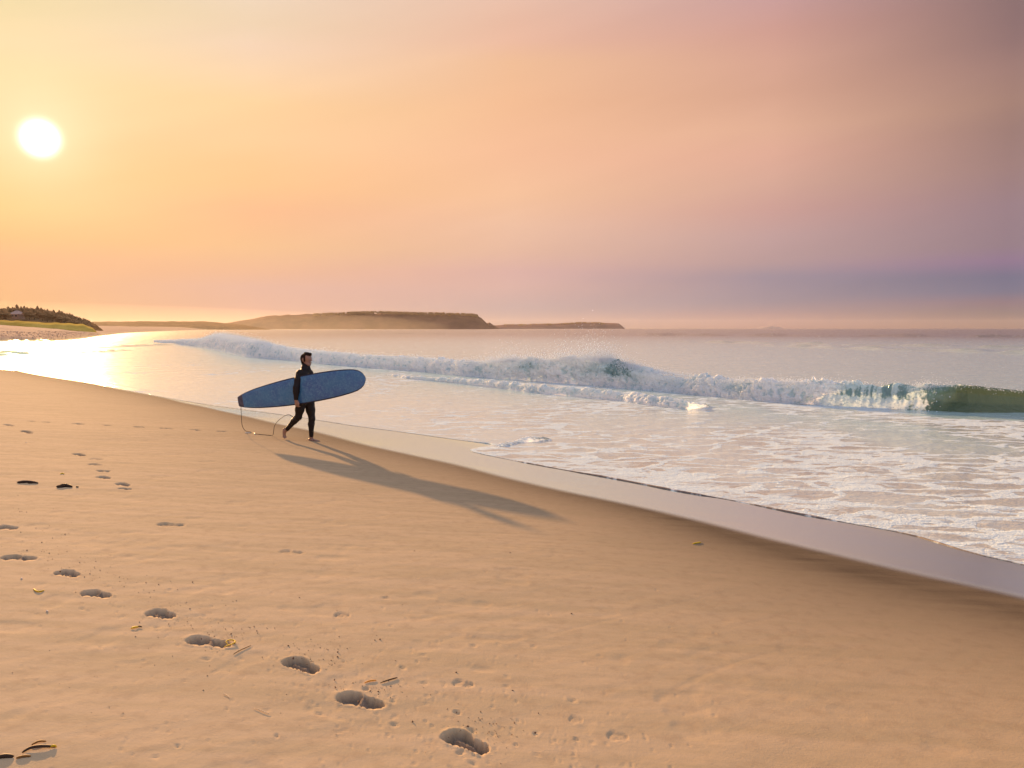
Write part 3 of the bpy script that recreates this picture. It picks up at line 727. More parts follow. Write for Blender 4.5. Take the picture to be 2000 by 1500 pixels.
hill('back_shore', [(-500, 600), (-200, 612), (60, 628), (150, 630), (200, 628.5), (260, 627.5), (330, 627), (400, 628), (470, 633), (530, 643.6)], 1500, 400, mat_scrub, 'low hazy shore running behind the beach')
hill('wooded_hill', [(-420, 585), (-250, 592), (-120, 598), (0, 603), (40, 603), (75, 606), (110, 611), (140, 618), (160, 624), (178, 629), (190, 634), (200, 642), (210, 651)], 420, 120, mat_scrub, 'dark wooded hill behind the far end of the beach')
hill('grassy_dune', [(-300, 612), (-100, 620), (0, 624.5), (30, 626.5), (60, 627.5), (100, 629.5), (140, 630), (165, 632.5), (183, 640), (196, 654)], 330, 40, mat_dune, 'strip of green grass on a dune above the cobble beach')
hill('distant_island', [(1478, 641), (1492, 639), (1503, 637), (1514, 637.5), (1530, 641)], 7000, 200, mat_hazed, 'faint island low on the horizon right of the headland')
0 and hill('distant_low_island', [(1925, 641.3), (1945, 639.5), (1965, 639), (1985, 641.3)], 4700, 200, mat_cliff, 'faint low island at the right edge of the horizon')

def spruce_mesh(seed, h=1.0):
    r = np.random.default_rng(seed); V = []; F = []
    nl = 9
    for k in range(nl):
        zc = .12 + .86 * k / nl; rad = (.26 * (1 - k / nl) ** .85 + .02) * r.uniform(.75, 1.2); m = 7
        b = len(V); V.append((0, 0, min(zc + .20, 1.0)))
        for j in range(m):
            a = 2 * math.pi * (j + r.random() * .5) / m; q = rad * r.uniform(.6, 1.25)
            V.append((q * math.cos(a), q * math.sin(a), zc - r.uniform(.0, .05)))
        for j in range(m): F.append((b, b + 1 + j, b + 1 + (j + 1) % m))
    me = bpy.data.meshes.new('crown'); me.from_pydata([tuple(v) for v in V], [], F); me.materials.append(mat_crown); return me
def trunk_mesh():
    V = [(math.cos(a) * q, math.sin(a) * q, z) for z, q in ((-.15, .02), (.2, .018), (.97, .004)) for a in np.linspace(0, 2 * math.pi, 6)[:-1]]
    F = [(k * 5 + j, k * 5 + (j + 1) % 5, k * 5 + 5 + (j + 1) % 5, k * 5 + 5 + j) for k in range(2) for j in range(5)]
    me = bpy.data.meshes.new('trunk'); me.from_pydata(V, [], F); me.materials.append(mat_bark); return me
CR = [spruce_mesh(s) for s in range(6)]; TR = trunk_mesh()
def tree(px, ytop, hpx, depth, fat, label, group):
    x = (px - 1000) / FPX * depth; hm = hpx * depth / FPX; zt_ = H + (641 - ytop) * depth / FPX
    root = empty('spruce_tree', (x, depth, zt_ - hm)); root.scale = (hm * fat, hm * fat, hm); root.rotation_euler.z = rng.uniform(0, 6)
    for nm, me in (('crown', CR[rng.integers(6)]), ('trunk', TR)):
        o = bpy.data.objects.new(nm, me); COL.objects.link(o); o.parent = root
    return tag(root, label, 'tree', group)
tops = [(2, 600), (12, 601), (20, 598), (28, 599), (37, 594), (45, 598), (51, 597), (57, 599), (64, 600), (77, 597), (84, 600), (90, 603), (96, 603), (104, 607), (108, 604), (119, 605), (124, 607), (134, 610), (139, 611), (144, 613), (152, 618), (170, 622), (177, 625)]
SPEC = {37: 'tallest dark spruce, standing above the pale house roof', 77: 'spruce with a bushy top standing alone near the middle of the treeline', 119: 'tall loose-crowned spruce standing clear of the sloping treeline', 108: 'thin spruce just left of the tall loose-crowned one', 134: 'spruce at the shoulder where the treeline starts to drop', 144: 'small spruce standing up on the lower right slope of the hill', 170: 'lone low spruce near the right foot of the hill', 20: 'broad spruce just left of the tallest one above the house'}
for i, (px, yt) in enumerate(tops):
    tree(px, yt, 13 + 4 * rng.random(), 408, 1.4 + .6 * rng.random(), SPEC.get(px, 'small dark spruce in the treeline on the hazy hill at far left'), 'spruces on the wooded hill')
for i, px in enumerate(np.linspace(-4, 178, 150)):
    yt = np.interp(px, [0, 40, 80, 110, 140, 180], [601.5, 599.5, 602, 607, 613, 626]) + (rng.uniform(0, 2.5) if i % 2 else rng.uniform(3, 13))
    if i % 2 == 0 and 24 < px < 50: continue
    tree(px + rng.uniform(-2, 2), yt, 9 + 3 * rng.random(), 410 if i % 2 else 374, 1.9 + .9 * rng.random(), 'small dark spruce in the treeline on the hazy hill at far left', 'spruces on the wooded hill')
def wood(name, spans, depth, hpx, cnt, label):
    Vs = []; Fs = []; b = 0
    for _ in range(cnt):
        px = rng.uniform(spans[0][0], spans[-1][0]); yt = np.interp(px, [s[0] for s in spans], [s[1] for s in spans]) + rng.uniform(-.3, 1.2)
        dp = depth + rng.uniform(-60, 60); hm = hpx * rng.uniform(.8, 1.5) * dp / FPX; me = CR[rng.integers(6)]
        v = np.array([x.co for x in me.vertices]); zt_ = H + (641 - yt) * dp / FPX
        v = v * (hm * 1.7, hm * 1.7, hm) + ((px - 1000) / FPX * dp, dp, zt_ - hm)
        Vs.append(v); Fs.append(np.array([tuple(p.vertices) for p in me.polygons]) + b); b += len(v)
    o = make_mesh(name, np.concatenate(Vs), np.concatenate(Fs), mat_crown, smooth_=False); tag(o, label, kind='stuff')
wood('headland_woods', [(612, 611.5), (650, 610), (700, 607.5), (740, 606.5), (800, 608.5), (860, 609.5), (925, 611.5), (934, 614)], 2270, 4.5, 460, 'dark woods along the flat top of the hazy headland')
wood('far_headland_woods', [(985, 632.5), (1040, 631.5), (1090, 631), (1130, 628), (1170, 628.5), (1182, 630.5)], 3460, 3, 200, 'low woods on the distant headland')

# pale house among the trees
hx = (36 - 1000) / FPX * 385; sc_ = 385 / FPX
hz = H + (641 - 617) * sc_
house = empty('house', (hx, 385, hz)); tag(house, 'small pale roofed house half hidden by trees on the hill', 'house')
m_wall = flat_mat('house_wall', (.26, .18, .13), (.30, .21, .15), 1.0); m_roof = flat_mat('house_roof', (.38, .28, .24), (.44, .33, .28), .8); m_win, n_ = material('window_glass'); n_.out(n_.prin(color=(.03, .03, .04), rough=.1))
def box(name, a, b, mat, par):
    (x0, y0, z0), (x1, y1, z1) = a, b
    V = [(x0, y0, z0), (x1, y0, z0), (x1, y1, z0), (x0, y1, z0), (x0, y0, z1), (x1, y0, z1), (x1, y1, z1), (x0, y1, z1)]
    F = [(0, 3, 2, 1), (4, 5, 6, 7), (0, 1, 5, 4), (1, 2, 6, 5), (2, 3, 7, 6), (3, 0, 4, 7)]
    me = bpy.data.meshes.new(name); me.from_pydata(V, [], F); me.materials.append(mat); o = bpy.data.objects.new(name, me); COL.objects.link(o); o.parent = par; return o
wl_ = box('wall', (-2.0, -2, -1.6), (2.0, 3, .9), m_wall, house)
me = bpy.data.meshes.new('roof'); me.from_pydata([(-2.6, -2.5, .8), (2.6, -2.5, .8), (2.6, 3.5, .8), (-2.6, 3.5, .8), (-.7, .5, 2.5), (.7, .5, 2.5), (-2.6, -2.5, .6), (2.6, -2.5, .6), (2.6, 3.5, .6), (-2.6, 3.5, .6)], [], [(0, 1, 5, 4), (1, 2, 5), (2, 3, 4, 5), (3, 0, 4), (0, 6, 7, 1), (1, 7, 8, 2), (2, 8, 9, 3), (3, 9, 6, 0), (9, 8, 7, 6)]); me.materials.append(m_roof)
o = bpy.data.objects.new('roof', me); COL.objects.link(o); o.parent = house
for xx in (-1.3, .4): box('window', (xx, -2.05, -.4), (xx + .9, -1.98, .4), m_win, house)

# cobbles along the far beach
NC = 5000; cx = rng.uniform(-.72, -.50, NC); cy = rng.uniform(150, 300, NC) ; cx = cx * cy
cz, cs = terr_base(cx, cy); ok = (cs > 1.5) & (cs < 120); cx, cy, cz = cx[ok], cy[ok], cz[ok]
mat_cob = flat_mat('cobbles', (.34, .24, .17), (.60, .46, .35), .9)
droplets('beach_cobbles', np.stack([cx, cy, cz + .08], 1), rng.uniform(.03, .15, len(cx)), mat_cob, 'grey and pink cobbles on the far curve of the beach')

# ------------------------------------------------------------------ signed distance bodies
class Body:
    """smooth union of tapered capsules sampled on a grid and skinned as one closed surface"""
    def __init__(s, lo, hi, h):
        s.lo = np.array(lo, float); s.h = h; s.n = np.ceil((np.array(hi) - s.lo) / h).astype(int) + 1
        s.f = np.full(s.n, .2, np.float32)
    def cap(s, a, b, ra, rb, k=.02, cut=False):
        a = np.array(a, float); b = np.array(b, float); m = max(ra, rb) + k * 2 + 3 * s.h
        i0 = np.maximum(((np.minimum(a, b) - m - s.lo) / s.h).astype(int), 0); i1 = np.minimum(((np.maximum(a, b) + m - s.lo) / s.h).astype(int) + 2, s.n)
        if (i1 <= i0).any(): return
        sl = tuple(slice(p, q) for p, q in zip(i0, i1))
        g = [s.lo[k_] + s.h * np.arange(i0[k_], i1[k_]) for k_ in range(3)]
        X, Y, Z = np.meshgrid(*g, indexing='ij', sparse=True)
        d = b - a; L = d @ d + 1e-9
        t = np.clip(((X - a[0]) * d[0] + (Y - a[1]) * d[1] + (Z - a[2]) * d[2]) / L, 0, 1)
        q = np.sqrt((X - a[0] - t * d[0]) ** 2 + (Y - a[1] - t * d[1]) ** 2 + (Z - a[2] - t * d[2]) ** 2) - (ra + (rb - ra) * t)
        o = s.f[sl]
        if cut: s.f[sl] = np.maximum(o, -q)
        else:
            hh_ = np.clip(.5 + .5 * (o - q) / k, 0, 1); s.f[sl] = o + (q - o) * hh_ - k * hh_ * (1 - hh_)
    def chain(s, pts, rad, k=.02):
        for a, b, ra, rb in zip(pts[:-1], pts[1:], rad[:-1], rad[1:]): s.cap(a, b, ra, rb, k)
    def halfspace(s, p, nrm_):
        """keep the side the normal points away from"""
        g = [s.lo[k] + s.h * np.arange(s.n[k]) for k in range(3)]; X, Y, Z = np.meshgrid(*g, indexing='ij', sparse=True)
        q = (X - p[0]) * nrm_[0] + (Y - p[1]) * nrm_[1] + (Z - p[2]) * nrm_[2]; s.f = np.maximum(s.f, q.astype(np.float32))
    def mesh(s):
        f = s.f; ins = f < 0; c = np.zeros(np.array(f.shape) - 1, np.int8)
        for i in (0, 1):
            for j in (0, 1):
                for k in (0, 1): c += ins[i:f.shape[0] - 1 + i, j:f.shape[1] - 1 + j, k:f.shape[2] - 1 + k]
        act = (c > 0) & (c < 8); idx = np.full(act.shape, -1, np.int64); cells = np.argwhere(act); idx[act] = np.arange(len(cells))
        acc = np.zeros((len(cells), 3)); cnt = np.zeros(len(cells))
        cor = [(i, j, k) for i in (0, 1) for j in (0, 1) for k in (0, 1)]
        for a in cor:
            for b in cor:
                if sum(b) - sum(a) == 1 and all(y >= x for x, y in zip(a, b)):
                    fa_ = f[tuple((cells + a).T)]; fb_ = f[tuple((cells + b).T)]; m = (fa_ < 0) != (fb_ < 0)
                    t = np.where(m, fa_ / (fa_ - fb_ + 1e-12), 0)[:, None]
                    acc += np.where(m[:, None], np.array(a) + t * (np.array(b) - np.array(a)), 0); cnt += m
        V = s.lo + s.h * (cells + acc / np.maximum(cnt, 1)[:, None]); F = []
        for ax in range(3):
            sh = [slice(None)] * 3; sh2 = [slice(None)] * 3; sh[ax] = slice(0, -1); sh2[ax] = slice(1, None)
            A_, B_ = ins[tuple(sh)], ins[tuple(sh2)]; e = np.argwhere(A_ != B_)
            o1, o2 = [a for a in range(3) if a != ax]
            e = e[(e[:, o1] > 0) & (e[:, o2] > 0) & (e[:, o1] < act.shape[o1]) & (e[:, o2] < act.shape[o2])]
            if not len(e): continue
            inn = A_[tuple(e.T)]
            def cell(da, db):
                q = e.copy(); q[:, o1] -= da; q[:, o2] -= db; return idx[tuple(q.T)]
            qd = np.stack([cell(1, 1), cell(0, 1), cell(0, 0), cell(1, 0)], 1)
            flip = inn if ax != 1 else ~inn
            qd[~flip] = qd[~flip][:, ::-1]; F.append(qd)
        return V, np.concatenate(F)

# ------------------------------------------------------------------ the walking surfer
PSI = math.radians(20); hd = np.array([math.cos(PSI), -math.sin(PSI)]); rt = np.array([-math.sin(PSI), -math.cos(PSI)])
ff = ground(612.5, 862.0)
D0 = ff[1] + .09 * (-rt[1]) * -1 + .05
def wd(f, r): return hd * f + rt * r
Xc = ff[0]                                         # body centre line passes over the front foot's pixel column
def J(X, Y, r):
    """crop coordinates (photo crop 440..740 x 660..885, x6.667) plus sideways offset to the right -> world"""
    px = 440 + X / 6.66667; py = 660 + Y / 6.66667; d = ray(px, py); y = D0 - r * math.cos(PSI)
    for _ in range(6):
        x = d[0] * y; f = (x - Xc + r * math.sin(PSI)) / math.cos(PSI); y = D0 - r * math.cos(PSI) - f * math.sin(PSI)
    return np.array([d[0] * y, y, H + d[2] * y])
M = lambda a, b, t: a * (1 - t) + b * t
pel = J(1035, 810, 0); chest = J(1040, 545, 0); uch = J(1045, 470, 0); nb_ = J(1050, 400, 0)
print('PERSON height', (J(1070, 190, 0)[2] - ff[2]), 'D0', D0, 'foot z', ff[2], 'foot y', ff[1])
rs, re_, rw = J(975, 462, .18), J(926, 650, .315), J(920, 800, .335)
ls, le, lw_ = J(1095, 468, -.175), J(1070, 640, -.25), J(1150, 720, -.23)
rh, rk, ra_ = J(985, 850, .09), J(952, 1030, .10), J(800, 1195, .10)
lh, lk, la = J(1095, 850, -.09), J(1128, 1050, -.09), J(1120, 1290, -.09)
rheel, rball, rtoe = J(768, 1190, .10), J(768, 1285, .10), J(790, 1302, .10)
lheel, lball, ltoe = J(1103, 1325, -.09), J(1180, 1338, -.10), J(1212, 1345, -.10)
# ground contact
for nm, p in (('rtoe', rtoe), ('lheel', lheel)):
    print(nm, p, terr_base(np.array([p[0]]), np.array([p[1]]))[0])
head_c = J(1060, 278, 0); HS = 1.10
fwd3 = np.array([hd[0], hd[1], 0]); rt3 = np.array([rt[0], rt[1], 0]); up3 = np.array([0, 0, 1.0])
# head turned slightly toward the sea: mostly profile
hf = fwd3 * .985 + rt3 * .12; hf /= np.linalg.norm(hf); hr = np.cross(hf, up3)
def Hd(f, r, u):
    f, r, u = f * HS, r * HS, u * HS
    return head_c + hf * f + hr * r + up3 * u

def limbs(B, infl, feet=True):
    k = .035
    # torso as side by side columns
    for sg in (-1, 1):
        q = rt3 * sg
        B.cap(pel + q * .075, M(pel, chest, .45) + q * .065, .105 + infl, .095 + infl, k)
        B.cap(M(pel, chest, .45) + q * .065, chest + q * .085, .095 + infl, .115 + infl, k)
        B.cap(chest + q * .085, uch + q * .10 - up3 * .01, .112 + infl, .085 + infl, k)
    B.cap(uch + rt3 * .11, nb_ - up3 * .01, .078 + infl, .070 + infl, .05); B.cap(uch - rt3 * .11, nb_ - up3 * .01, .078 + infl, .070 + infl, .05)
    B.cap(rs - up3 * .02, uch + rt3 * .08, .068 + infl, .08 + infl, .04); B.cap(ls - up3 * .02, uch - rt3 * .08, .068 + infl, .08 + infl, .04)
    B.chain([rs, M(rs, re_, .45), re_, M(re_, rw, .35), rw], np.array([.074, .070, .056, .053, .035]) + infl, k)
    B.chain([ls, M(ls, le, .45), le, M(le, lw_, .35), lw_], np.array([.066, .058, .046, .047, .031]) + infl, k)
    B.chain([rh, M(rh, rk, .45), rk, M(rk, ra_, .3) - fwd3 * .012, ra_], np.array([.098, .084, .060, .057, .036]) + infl, k)
    B.chain([lh, M(lh, lk, .45), lk, M(lk, la, .3) - fwd3 * .012, la], np.array([.102, .084, .058, .057, .036]) + infl, k)
    B.cap(pel + rt3 * .07 - fwd3 * .035, pel - rt3 * .07 - fwd3 * .035, .105 + infl, .105 + infl, k)

allp = np.array([rtoe, ltoe, rheel, rw, lw_, re_, ls, head_c, lheel]); lo = allp.min(0) - .28; hi = allp.max(0) + .3
B = Body(lo, hi, .0052)
limbs(B, -.004)
# neck and head
B.chain([nb_ - up3 * .02, Hd(-.015, 0, -.10)], [.058, .054], .02)
B.cap(Hd(-.030, 0, .020), Hd(.020, 0, .035), .082, .078, .03)                 # cranium
for sg in (-1, 1): B.cap(Hd(-.03, sg * .012, .01), Hd(.03, sg * .01, .0), .066, .06, .02)
B.cap(Hd(.03, 0, -.02), Hd(.048, 0, -.085), .052, .040, .025)                # face
for sg in (-1, 1): B.cap(Hd(-.005, sg * .045, -.045), Hd(.055, sg * .018, -.095), .026, .024, .02)   # jaw
B.cap(Hd(.078, 0, -.100), Hd(.066, 0, -.103), .015, .02, .012)               # chin
B.cap(Hd(.088, 0, .012), Hd(.112, 0, -.022), .009, .013, .010)                # nose
for sg in (-1, 1): B.cap(Hd(.104, sg * .010, -.026), Hd(.098, sg * .012, -.026), .009, .009, .006)
B.cap(Hd(.078, -.03, .022), Hd(.078, .03, .022), .016, .016, .012)            # brow
for sg in (-1, 1): B.cap(Hd(.084, sg * .031, .0), Hd(.082, sg * .033, .0), .012, .012, .004)   # eyes
B.cap(Hd(.092, -.014, -.056), Hd(.092, .014, -.056), .009, .009, .005); B.cap(Hd(.090, -.012, -.070), Hd(.090, .012, -.070), .009, .009, .005)  # lips
B.cap(Hd(.108, -.02, -.0632), Hd(.108, .02, -.0632), .0045, .0045, .002, cut=True)
for sg in (-1, 1): B.chain([Hd(-.02, sg * .078, -.035), Hd(-.022, sg * .088, -.005), Hd(-.014, sg * .086, .022)], [.010, .015, .011], .006)   # ears
# feet
for (hl, bl, to, an, sd_) in ((rheel, rball, rtoe, ra_, 1), (lheel, lball, ltoe, la, -1)):
    B.chain([an, M(hl, bl, .25) + (up3 * .03 if sd_ < 0 else fwd3 * .02)], [.034, .034], .02)
    B.cap(hl, M(hl, bl, .5), .031, .027, .02)
    for sg in (-1, 1): B.cap(M(hl, bl, .3), bl + rt3 * sg * .022, .027, .021, .02)
    for q in range(5):
        wq = -.036 + .018 * q; tq = to - (to - bl) * (.13 * (q if sd_ < 0 else 4 - q)) * .8
        B.cap(bl + rt3 * wq, tq + rt3 * wq * 1.15, .012, .0095, .006)
# right hand: palm outside the board, fingers curled under its lower rail, thumb on the face
hz_ = rw; hdn = -up3; rin = -rt3
palm = rw + hdn * .095 + fwd3 * .018
for q in range(4):
    fo_ = fwd3 * (-.030 + .022 * q); B.cap(rw + hdn * .02 + fo_ * .55, palm + fo_, .016, .0135, .016)
    ln = (.9, 1.0, .97, .82)[::-1][q] if False else (.80, .97, 1.0, .92)[q]
    k0 = palm + fo_; k1 = k0 + hdn * .036 * ln + rin * .008; k2 = k1 + hdn * .018 * ln + rin * .024 * ln; k3 = k2 + hdn * .001 + rin * .026 * ln
    B.chain([k0, k1, k2, k3], [.0115, .0105, .0095, .0085], .004)
B.chain([rw + hdn * .025 + fwd3 * .02, rw + hdn * .055 + fwd3 * .052 + rin * .004, rw + hdn * .085 + fwd3 * .066 + rin * .004, rw + hdn * .110 + fwd3 * .066], [.015, .0125, .0105, .009], .006)
# left hand, holding the top of the wetsuit side
pl_ = lw_ + fwd3 * .085
for q in range(4):
    o_ = up3 * (-.028 + .019 * q); B.cap(lw_ + fwd3 * .02 + o_ * .5, pl_ + o_, .015, .013, .014)
    B.chain([pl_ + o_, pl_ + o_ + fwd3 * .035 + rt3 * .006, pl_ + o_ + fwd3 * .052 + rt3 * .026, pl_ + o_ + fwd3 * .048 + rt3 * .045], [.011, .010, .009, .008], .004)
B.chain([lw_ + fwd3 * .02 + up3 * .02, lw_ + fwd3 * .06 + up3 * .05, lw_ + fwd3 * .09 + up3 * .05 + rt3 * .02], [.014, .012, .009], .006)
Vb, Fb = B.mesh()
mat_skin, n = material('skin'); P = n.pos()
n.out(n.prin(color=n.mix(n.noise(P, 30, 3), (.20, .115, .085), (.27, .16, .12)), rough=.5))
person = empty('person', (float(M(rtoe, lheel, .5)[0]), float(M(rtoe, lheel, .5)[1]), float(ff[2])))
tag(person, 'barefoot man in a black full wetsuit walking right with a longboard under his arm', 'person')
make_mesh('body', Vb, Fb, mat_skin, person)
# wetsuit: same skeleton, slightly larger, cut at wrists, ankles and collar
B = Body(lo, hi, .0065)
limbs(B, .005)
B.chain([nb_ - up3 * .04 - fwd3 * .012, M(nb_, Hd(-.022, 0, -.10), .72)], [.086, .074], .05)
for wv, el_ in ((rw, re_), (lw_, le)): 
    dn_ = (wv - el_) / np.linalg.norm(wv - el_); B.cap(wv + dn_ * .055, wv + dn_ * .075, .052, .052, .01, cut=True)
for an, kn in ((ra_, rk), (la, lk)):
    dn_ = (an - kn) / np.linalg.norm(an - kn); B.cap(an + dn_ * .045, an + dn_ * .07, .060, .060, .01, cut=True)
Vs_, Fs_ = B.mesh()
mat_suit, n = material('neoprene'); P = n.pos()
sp = n.n('ShaderNodeBsdfPrincipled'); n.put(sp.inputs['Base Color'], n.mix(n.noise(P, 12, 3), (.006, .004, .0045), (.010, .007, .008))); sp.inputs['Roughness'].default_value = .6; sp.inputs['Specular IOR Level'].default_value = .22
sp.inputs['Sheen Weight'].default_value = 0.0; n.put(sp.inputs['Normal'], n.bump(n.noise(n.mapping(P, scale=(1, 1, 3)), 14, 3, .6), .5, .012)); n.out(sp.outputs[0])
make_mesh('wetsuit', Vs_, Fs_, mat_suit, person)
# hair
B = Body(head_c - .2, head_c + .2, .004)
B.cap(Hd(-.040, 0, .028), Hd(.0, 0, .052), .088, .078, .03)
B.cap(Hd(-.01, 0, .098), Hd(.085, 0, .094), .040, .028, .02); B.cap(Hd(.055, -.03, .082), Hd(.08, -.012, .078), .028, .02, .015); B.cap(Hd(.055, .03, .082), Hd(.08, .012, .078), .028, .02, .015)
B.cap(Hd(-.085, 0, .0), Hd(-.078, 0, -.075), .05, .034, .03); B.cap(Hd(-.07, -.03, -.02), Hd(-.062, -.03, -.08), .045, .028, .02); B.cap(Hd(-.07, .03, -.02), Hd(-.062, .03, -.08), .045, .028, .02)
for sg in (-1, 1): B.cap(Hd(.012, sg * .066, .03), Hd(.010, sg * .072, -.035), .02, .011, .015)
B.cap(Hd(.118, 0, .0), Hd(.10, 0, -.05), .052, .06, .01, cut=True)
g = [B.lo[k] + B.h * np.arange(B.n[k]) for k in range(3)]; GX, GY, GZ = np.meshgrid(*g, indexing='ij')
B.f += (.009 * fbm3(GX * 38, GY * 38, GZ * 20, 3, 3)).astype(np.float32)
for sg in (-1, 1): B.cap(Hd(-.012, sg * .098, -.012), Hd(-.018, sg * .10, -.03), .026, .02, .01, cut=True)
Vh, Fh = B.mesh()
mat_hair, n = material('hair'); P = n.pos()
n.out(n.prin(color=n.mix(n.noise(n.mapping(P, scale=(1, 1, .3)), 180, 3), (.007, .004, .003), (.020, .010, .007)), rough=.8, spec=.1, normal=n.bump(n.noise(P, 160, 3, .7), .8, .006)))
make_mesh('hair', Vh, Fh, mat_hair, person)

# ------------------------------------------------------------------ longboard under the arm
tail = J(155, 833, .245); nose = J(1792, 530, .245)
ax_ = nose - tail; BL = np.linalg.norm(ax_); ax_ /= BL
nrmb = np.cross(ax_, up3); nrmb /= np.linalg.norm(nrmb)                  # facing the camera side
if nrmb[1] > 0: nrmb = -nrmb
upb = np.cross(nrmb, ax_); upb = upb if upb[2] > 0 else -upb
print('BOARD length', BL)
tk = np.array([0, .004, .03, .07, .12, .25, .4, .5, .65, .75, .85, .9, .94, .97, .99, .998, 1.0])
wk = np.array([60, 66, 82, 100, 118, 148, 170, 178, 179, 174, 160, 148, 131, 101, 60, 28, 4]) / 638.7
tb_ = np.unique(np.r_[np.linspace(0, 1, 110), np.linspace(.9, 1, 40), np.linspace(0, .02, 8)])
from math import pi
def cr_interp(x, xp, fp):
    m = np.gradient(fp, xp); i = np.clip(np.searchsorted(xp, x) - 1, 0, len(xp) - 2); h_ = xp[i + 1] - xp[i]; t = (x - xp[i]) / h_
    return (2 * t ** 3 - 3 * t ** 2 + 1) * fp[i] + (t ** 3 - 2 * t ** 2 + t) * h_ * m[i] + (-2 * t ** 3 + 3 * t ** 2) * fp[i + 1] + (t ** 3 - t ** 2) * h_ * m[i + 1]
ww_ = np.where(tb_ > .97, np.interp(tb_, [.97, 1], [1, 0]), 1)
wh = np.interp(tb_, tk, wk); wm = np.maximum(cr_interp(tb_, tk, wk), .004)
wid = np.where((tb_ < .03) | (tb_ > .985), wh, wm)
th_ = .036 * np.clip(np.minimum(.35 + tb_ * 3, 1), 0, 1) * np.clip(.30 + (1 - tb_) * 4, 0, 1)
rock = .10 * np.clip((tb_ - .62) / .38, 0, 1) ** 2.2 + .04 * np.clip((.25 - tb_) / .25, 0, 1) ** 2
ph = np.linspace(0, 2 * pi, 49)[:-1]
cs_, sn_ = np.cos(ph), np.sin(ph)
cu_ = np.sign(cs_) * np.abs(cs_) ** .62; su_ = np.sign(sn_) * np.abs(sn_) ** .85
Vb = (tail[None, None] + ax_ * (tb_ * BL)[:, None, None] + upb * (wid[:, None] * cu_[None])[..., None] + nrmb * (th_[:, None] * su_[None] - rock[:, None])[..., None])
nt = len(tb_)
Vl = Vb.reshape(-1, 3); Fl = grid_faces(nt, 48, wrap=True)
# tail block (flat squash tail) closes the back end
railm = np.abs(cu_)[None] ** 1.0 + 0 * wid[:, None]
board = empty('surfboard', tuple(tail)); tag(board, 'long blue surfboard with waxed mottled deck carried under the man\'s arm', 'surfboard')
def board_mat(name, c0, c1, c2, rough):
    m, n = material(name); P = n.pos(); 
    a = n.noise(P, 16, 5, .65, 1.2); b = n.noise(P, 60, 4, .7, .8); c = n.noise(P, 2.2, 3, .5)
    col = n.mix(n.rng_(c, .35, .65), c0, c1); col = n.mix(n.m('MULTIPLY', n.rng_(n.m('ADD', n.m('MULTIPLY', a, .5), n.m('MULTIPLY', b, .5)), .47, .60), .75), col, c2)
    n.out(n.prin(color=col, rough=rough, normal=n.bump(b, .4, .004), coat=.15)); return m
m_deck = board_mat('board_deck', (.018, .088, .28), (.020, .135, .31), (.08, .22, .40), .5)
m_rail = flat_mat('board_rail', (.028, .030, .050), (.045, .045, .07), 8, .1, .01)
m_tail = flat_mat('tail_pad', (.06, .065, .10), (.10, .10, .14), 20, .3, .01)
fi = np.arange(len(Fl)) % 48; ti = tb_[np.arange(len(Fl)) // 48]
mid_abs = np.abs((cu_[fi] + cu_[(fi + 1) % 48]) / 2)
wloc = wid[np.arange(len(Fl)) // 48]
edge = mid_abs > .90
tailz = ti < .045
def sub(name, sel_, m, extra=None):
    f = Fl[sel_]; v, f2_, _ = compact(Vl, f, {}); return make_mesh(name, v, f2_, m, board)
sub('deck', ~edge & ~tailz, m_deck); sub('rail', edge & ~tailz, m_rail); sub('tail_patch', tailz, m_tail)
cv = np.concatenate([Vb[0], Vb[0].mean(0)[None]]); cf = np.array([(48, j, (j + 1) % 48) for j in range(48)])
make_mesh('tail_end', cv, cf, m_rail, board, smooth_=False)
# fin under the tail, on the body side
fp = [tail + ax_ * q1 * 1.0 - nrmb * q2 for q1, q2 in ((.14, .03), (.40, .03), (.27, .20), (.16, .26), (.14, .22))]
fv = np.array([p + upb * s_ for s_ in (-.005, .005) for p in fp]); 
me = bpy.data.meshes.new('fin'); me.from_pydata([tuple(v) for v in fv], [], [(0, 1, 2, 3, 4), (9, 8, 7, 6, 5)] + [(i, (i + 5), (i + 1) % 5 + 5, (i + 1) % 5) for i in range(5)]); me.materials.append(m_rail)
o = bpy.data.objects.new('fin', me); COL.objects.link(o); o.parent = board; o.matrix_parent_inverse = board.matrix_world.inverted()

# ------------------------------------------------------------------ leash
def tube(name, P_, r, mat, parent=None, nseg=8):
    P_ = np.array(P_); d = np.gradient(P_, axis=0); d /= np.linalg.norm(d, axis=1)[:, None] + 1e-9
    a = np.cross(d, [.3, .9, .2]); a /= np.linalg.norm(a, axis=1)[:, None]; b = np.cross(d, a)
    t = np.linspace(0, 2 * pi, nseg + 1)[:-1]; r = np.broadcast_to(np.asarray(r, float), (len(P_),))
    V = P_[:, None] + r[:, None, None] * (a[:, None] * np.cos(t)[None, :, None] + b[:, None] * np.sin(t)[None, :, None])
    V = np.concatenate([V.reshape(-1, 3), P_[:1], P_[-1:]]); F = grid_faces(len(P_), nseg, wrap=True)
    n0 = len(P_) * nseg
    caps = np.array([(n0, (j + 1) % nseg, j, j) for j in range(nseg)] + [(n0 + 1, n0 - nseg + j, n0 - nseg + (j + 1) % nseg, n0 - nseg + (j + 1) % nseg) for j in range(nseg)])
    me = bpy.data.meshes.new(name); me.from_pydata([tuple(v) for v in V], [], [tuple(f) for f in F] + [tuple(c[:3]) for c in caps])
    me.materials.append(mat); me.polygons.foreach_set('use_smooth', [True] * len(me.polygons))
    o = bpy.data.objects.new(name, me); COL.objects.link(o)
    if parent is not None: o.parent = parent; o.matrix_parent_inverse = parent.matrix_world.inverted()
    return o
m_cord, n = material('leash_cord'); n.out(n.prin(color=(.02, .018, .018), rough=.7, spec=.2))
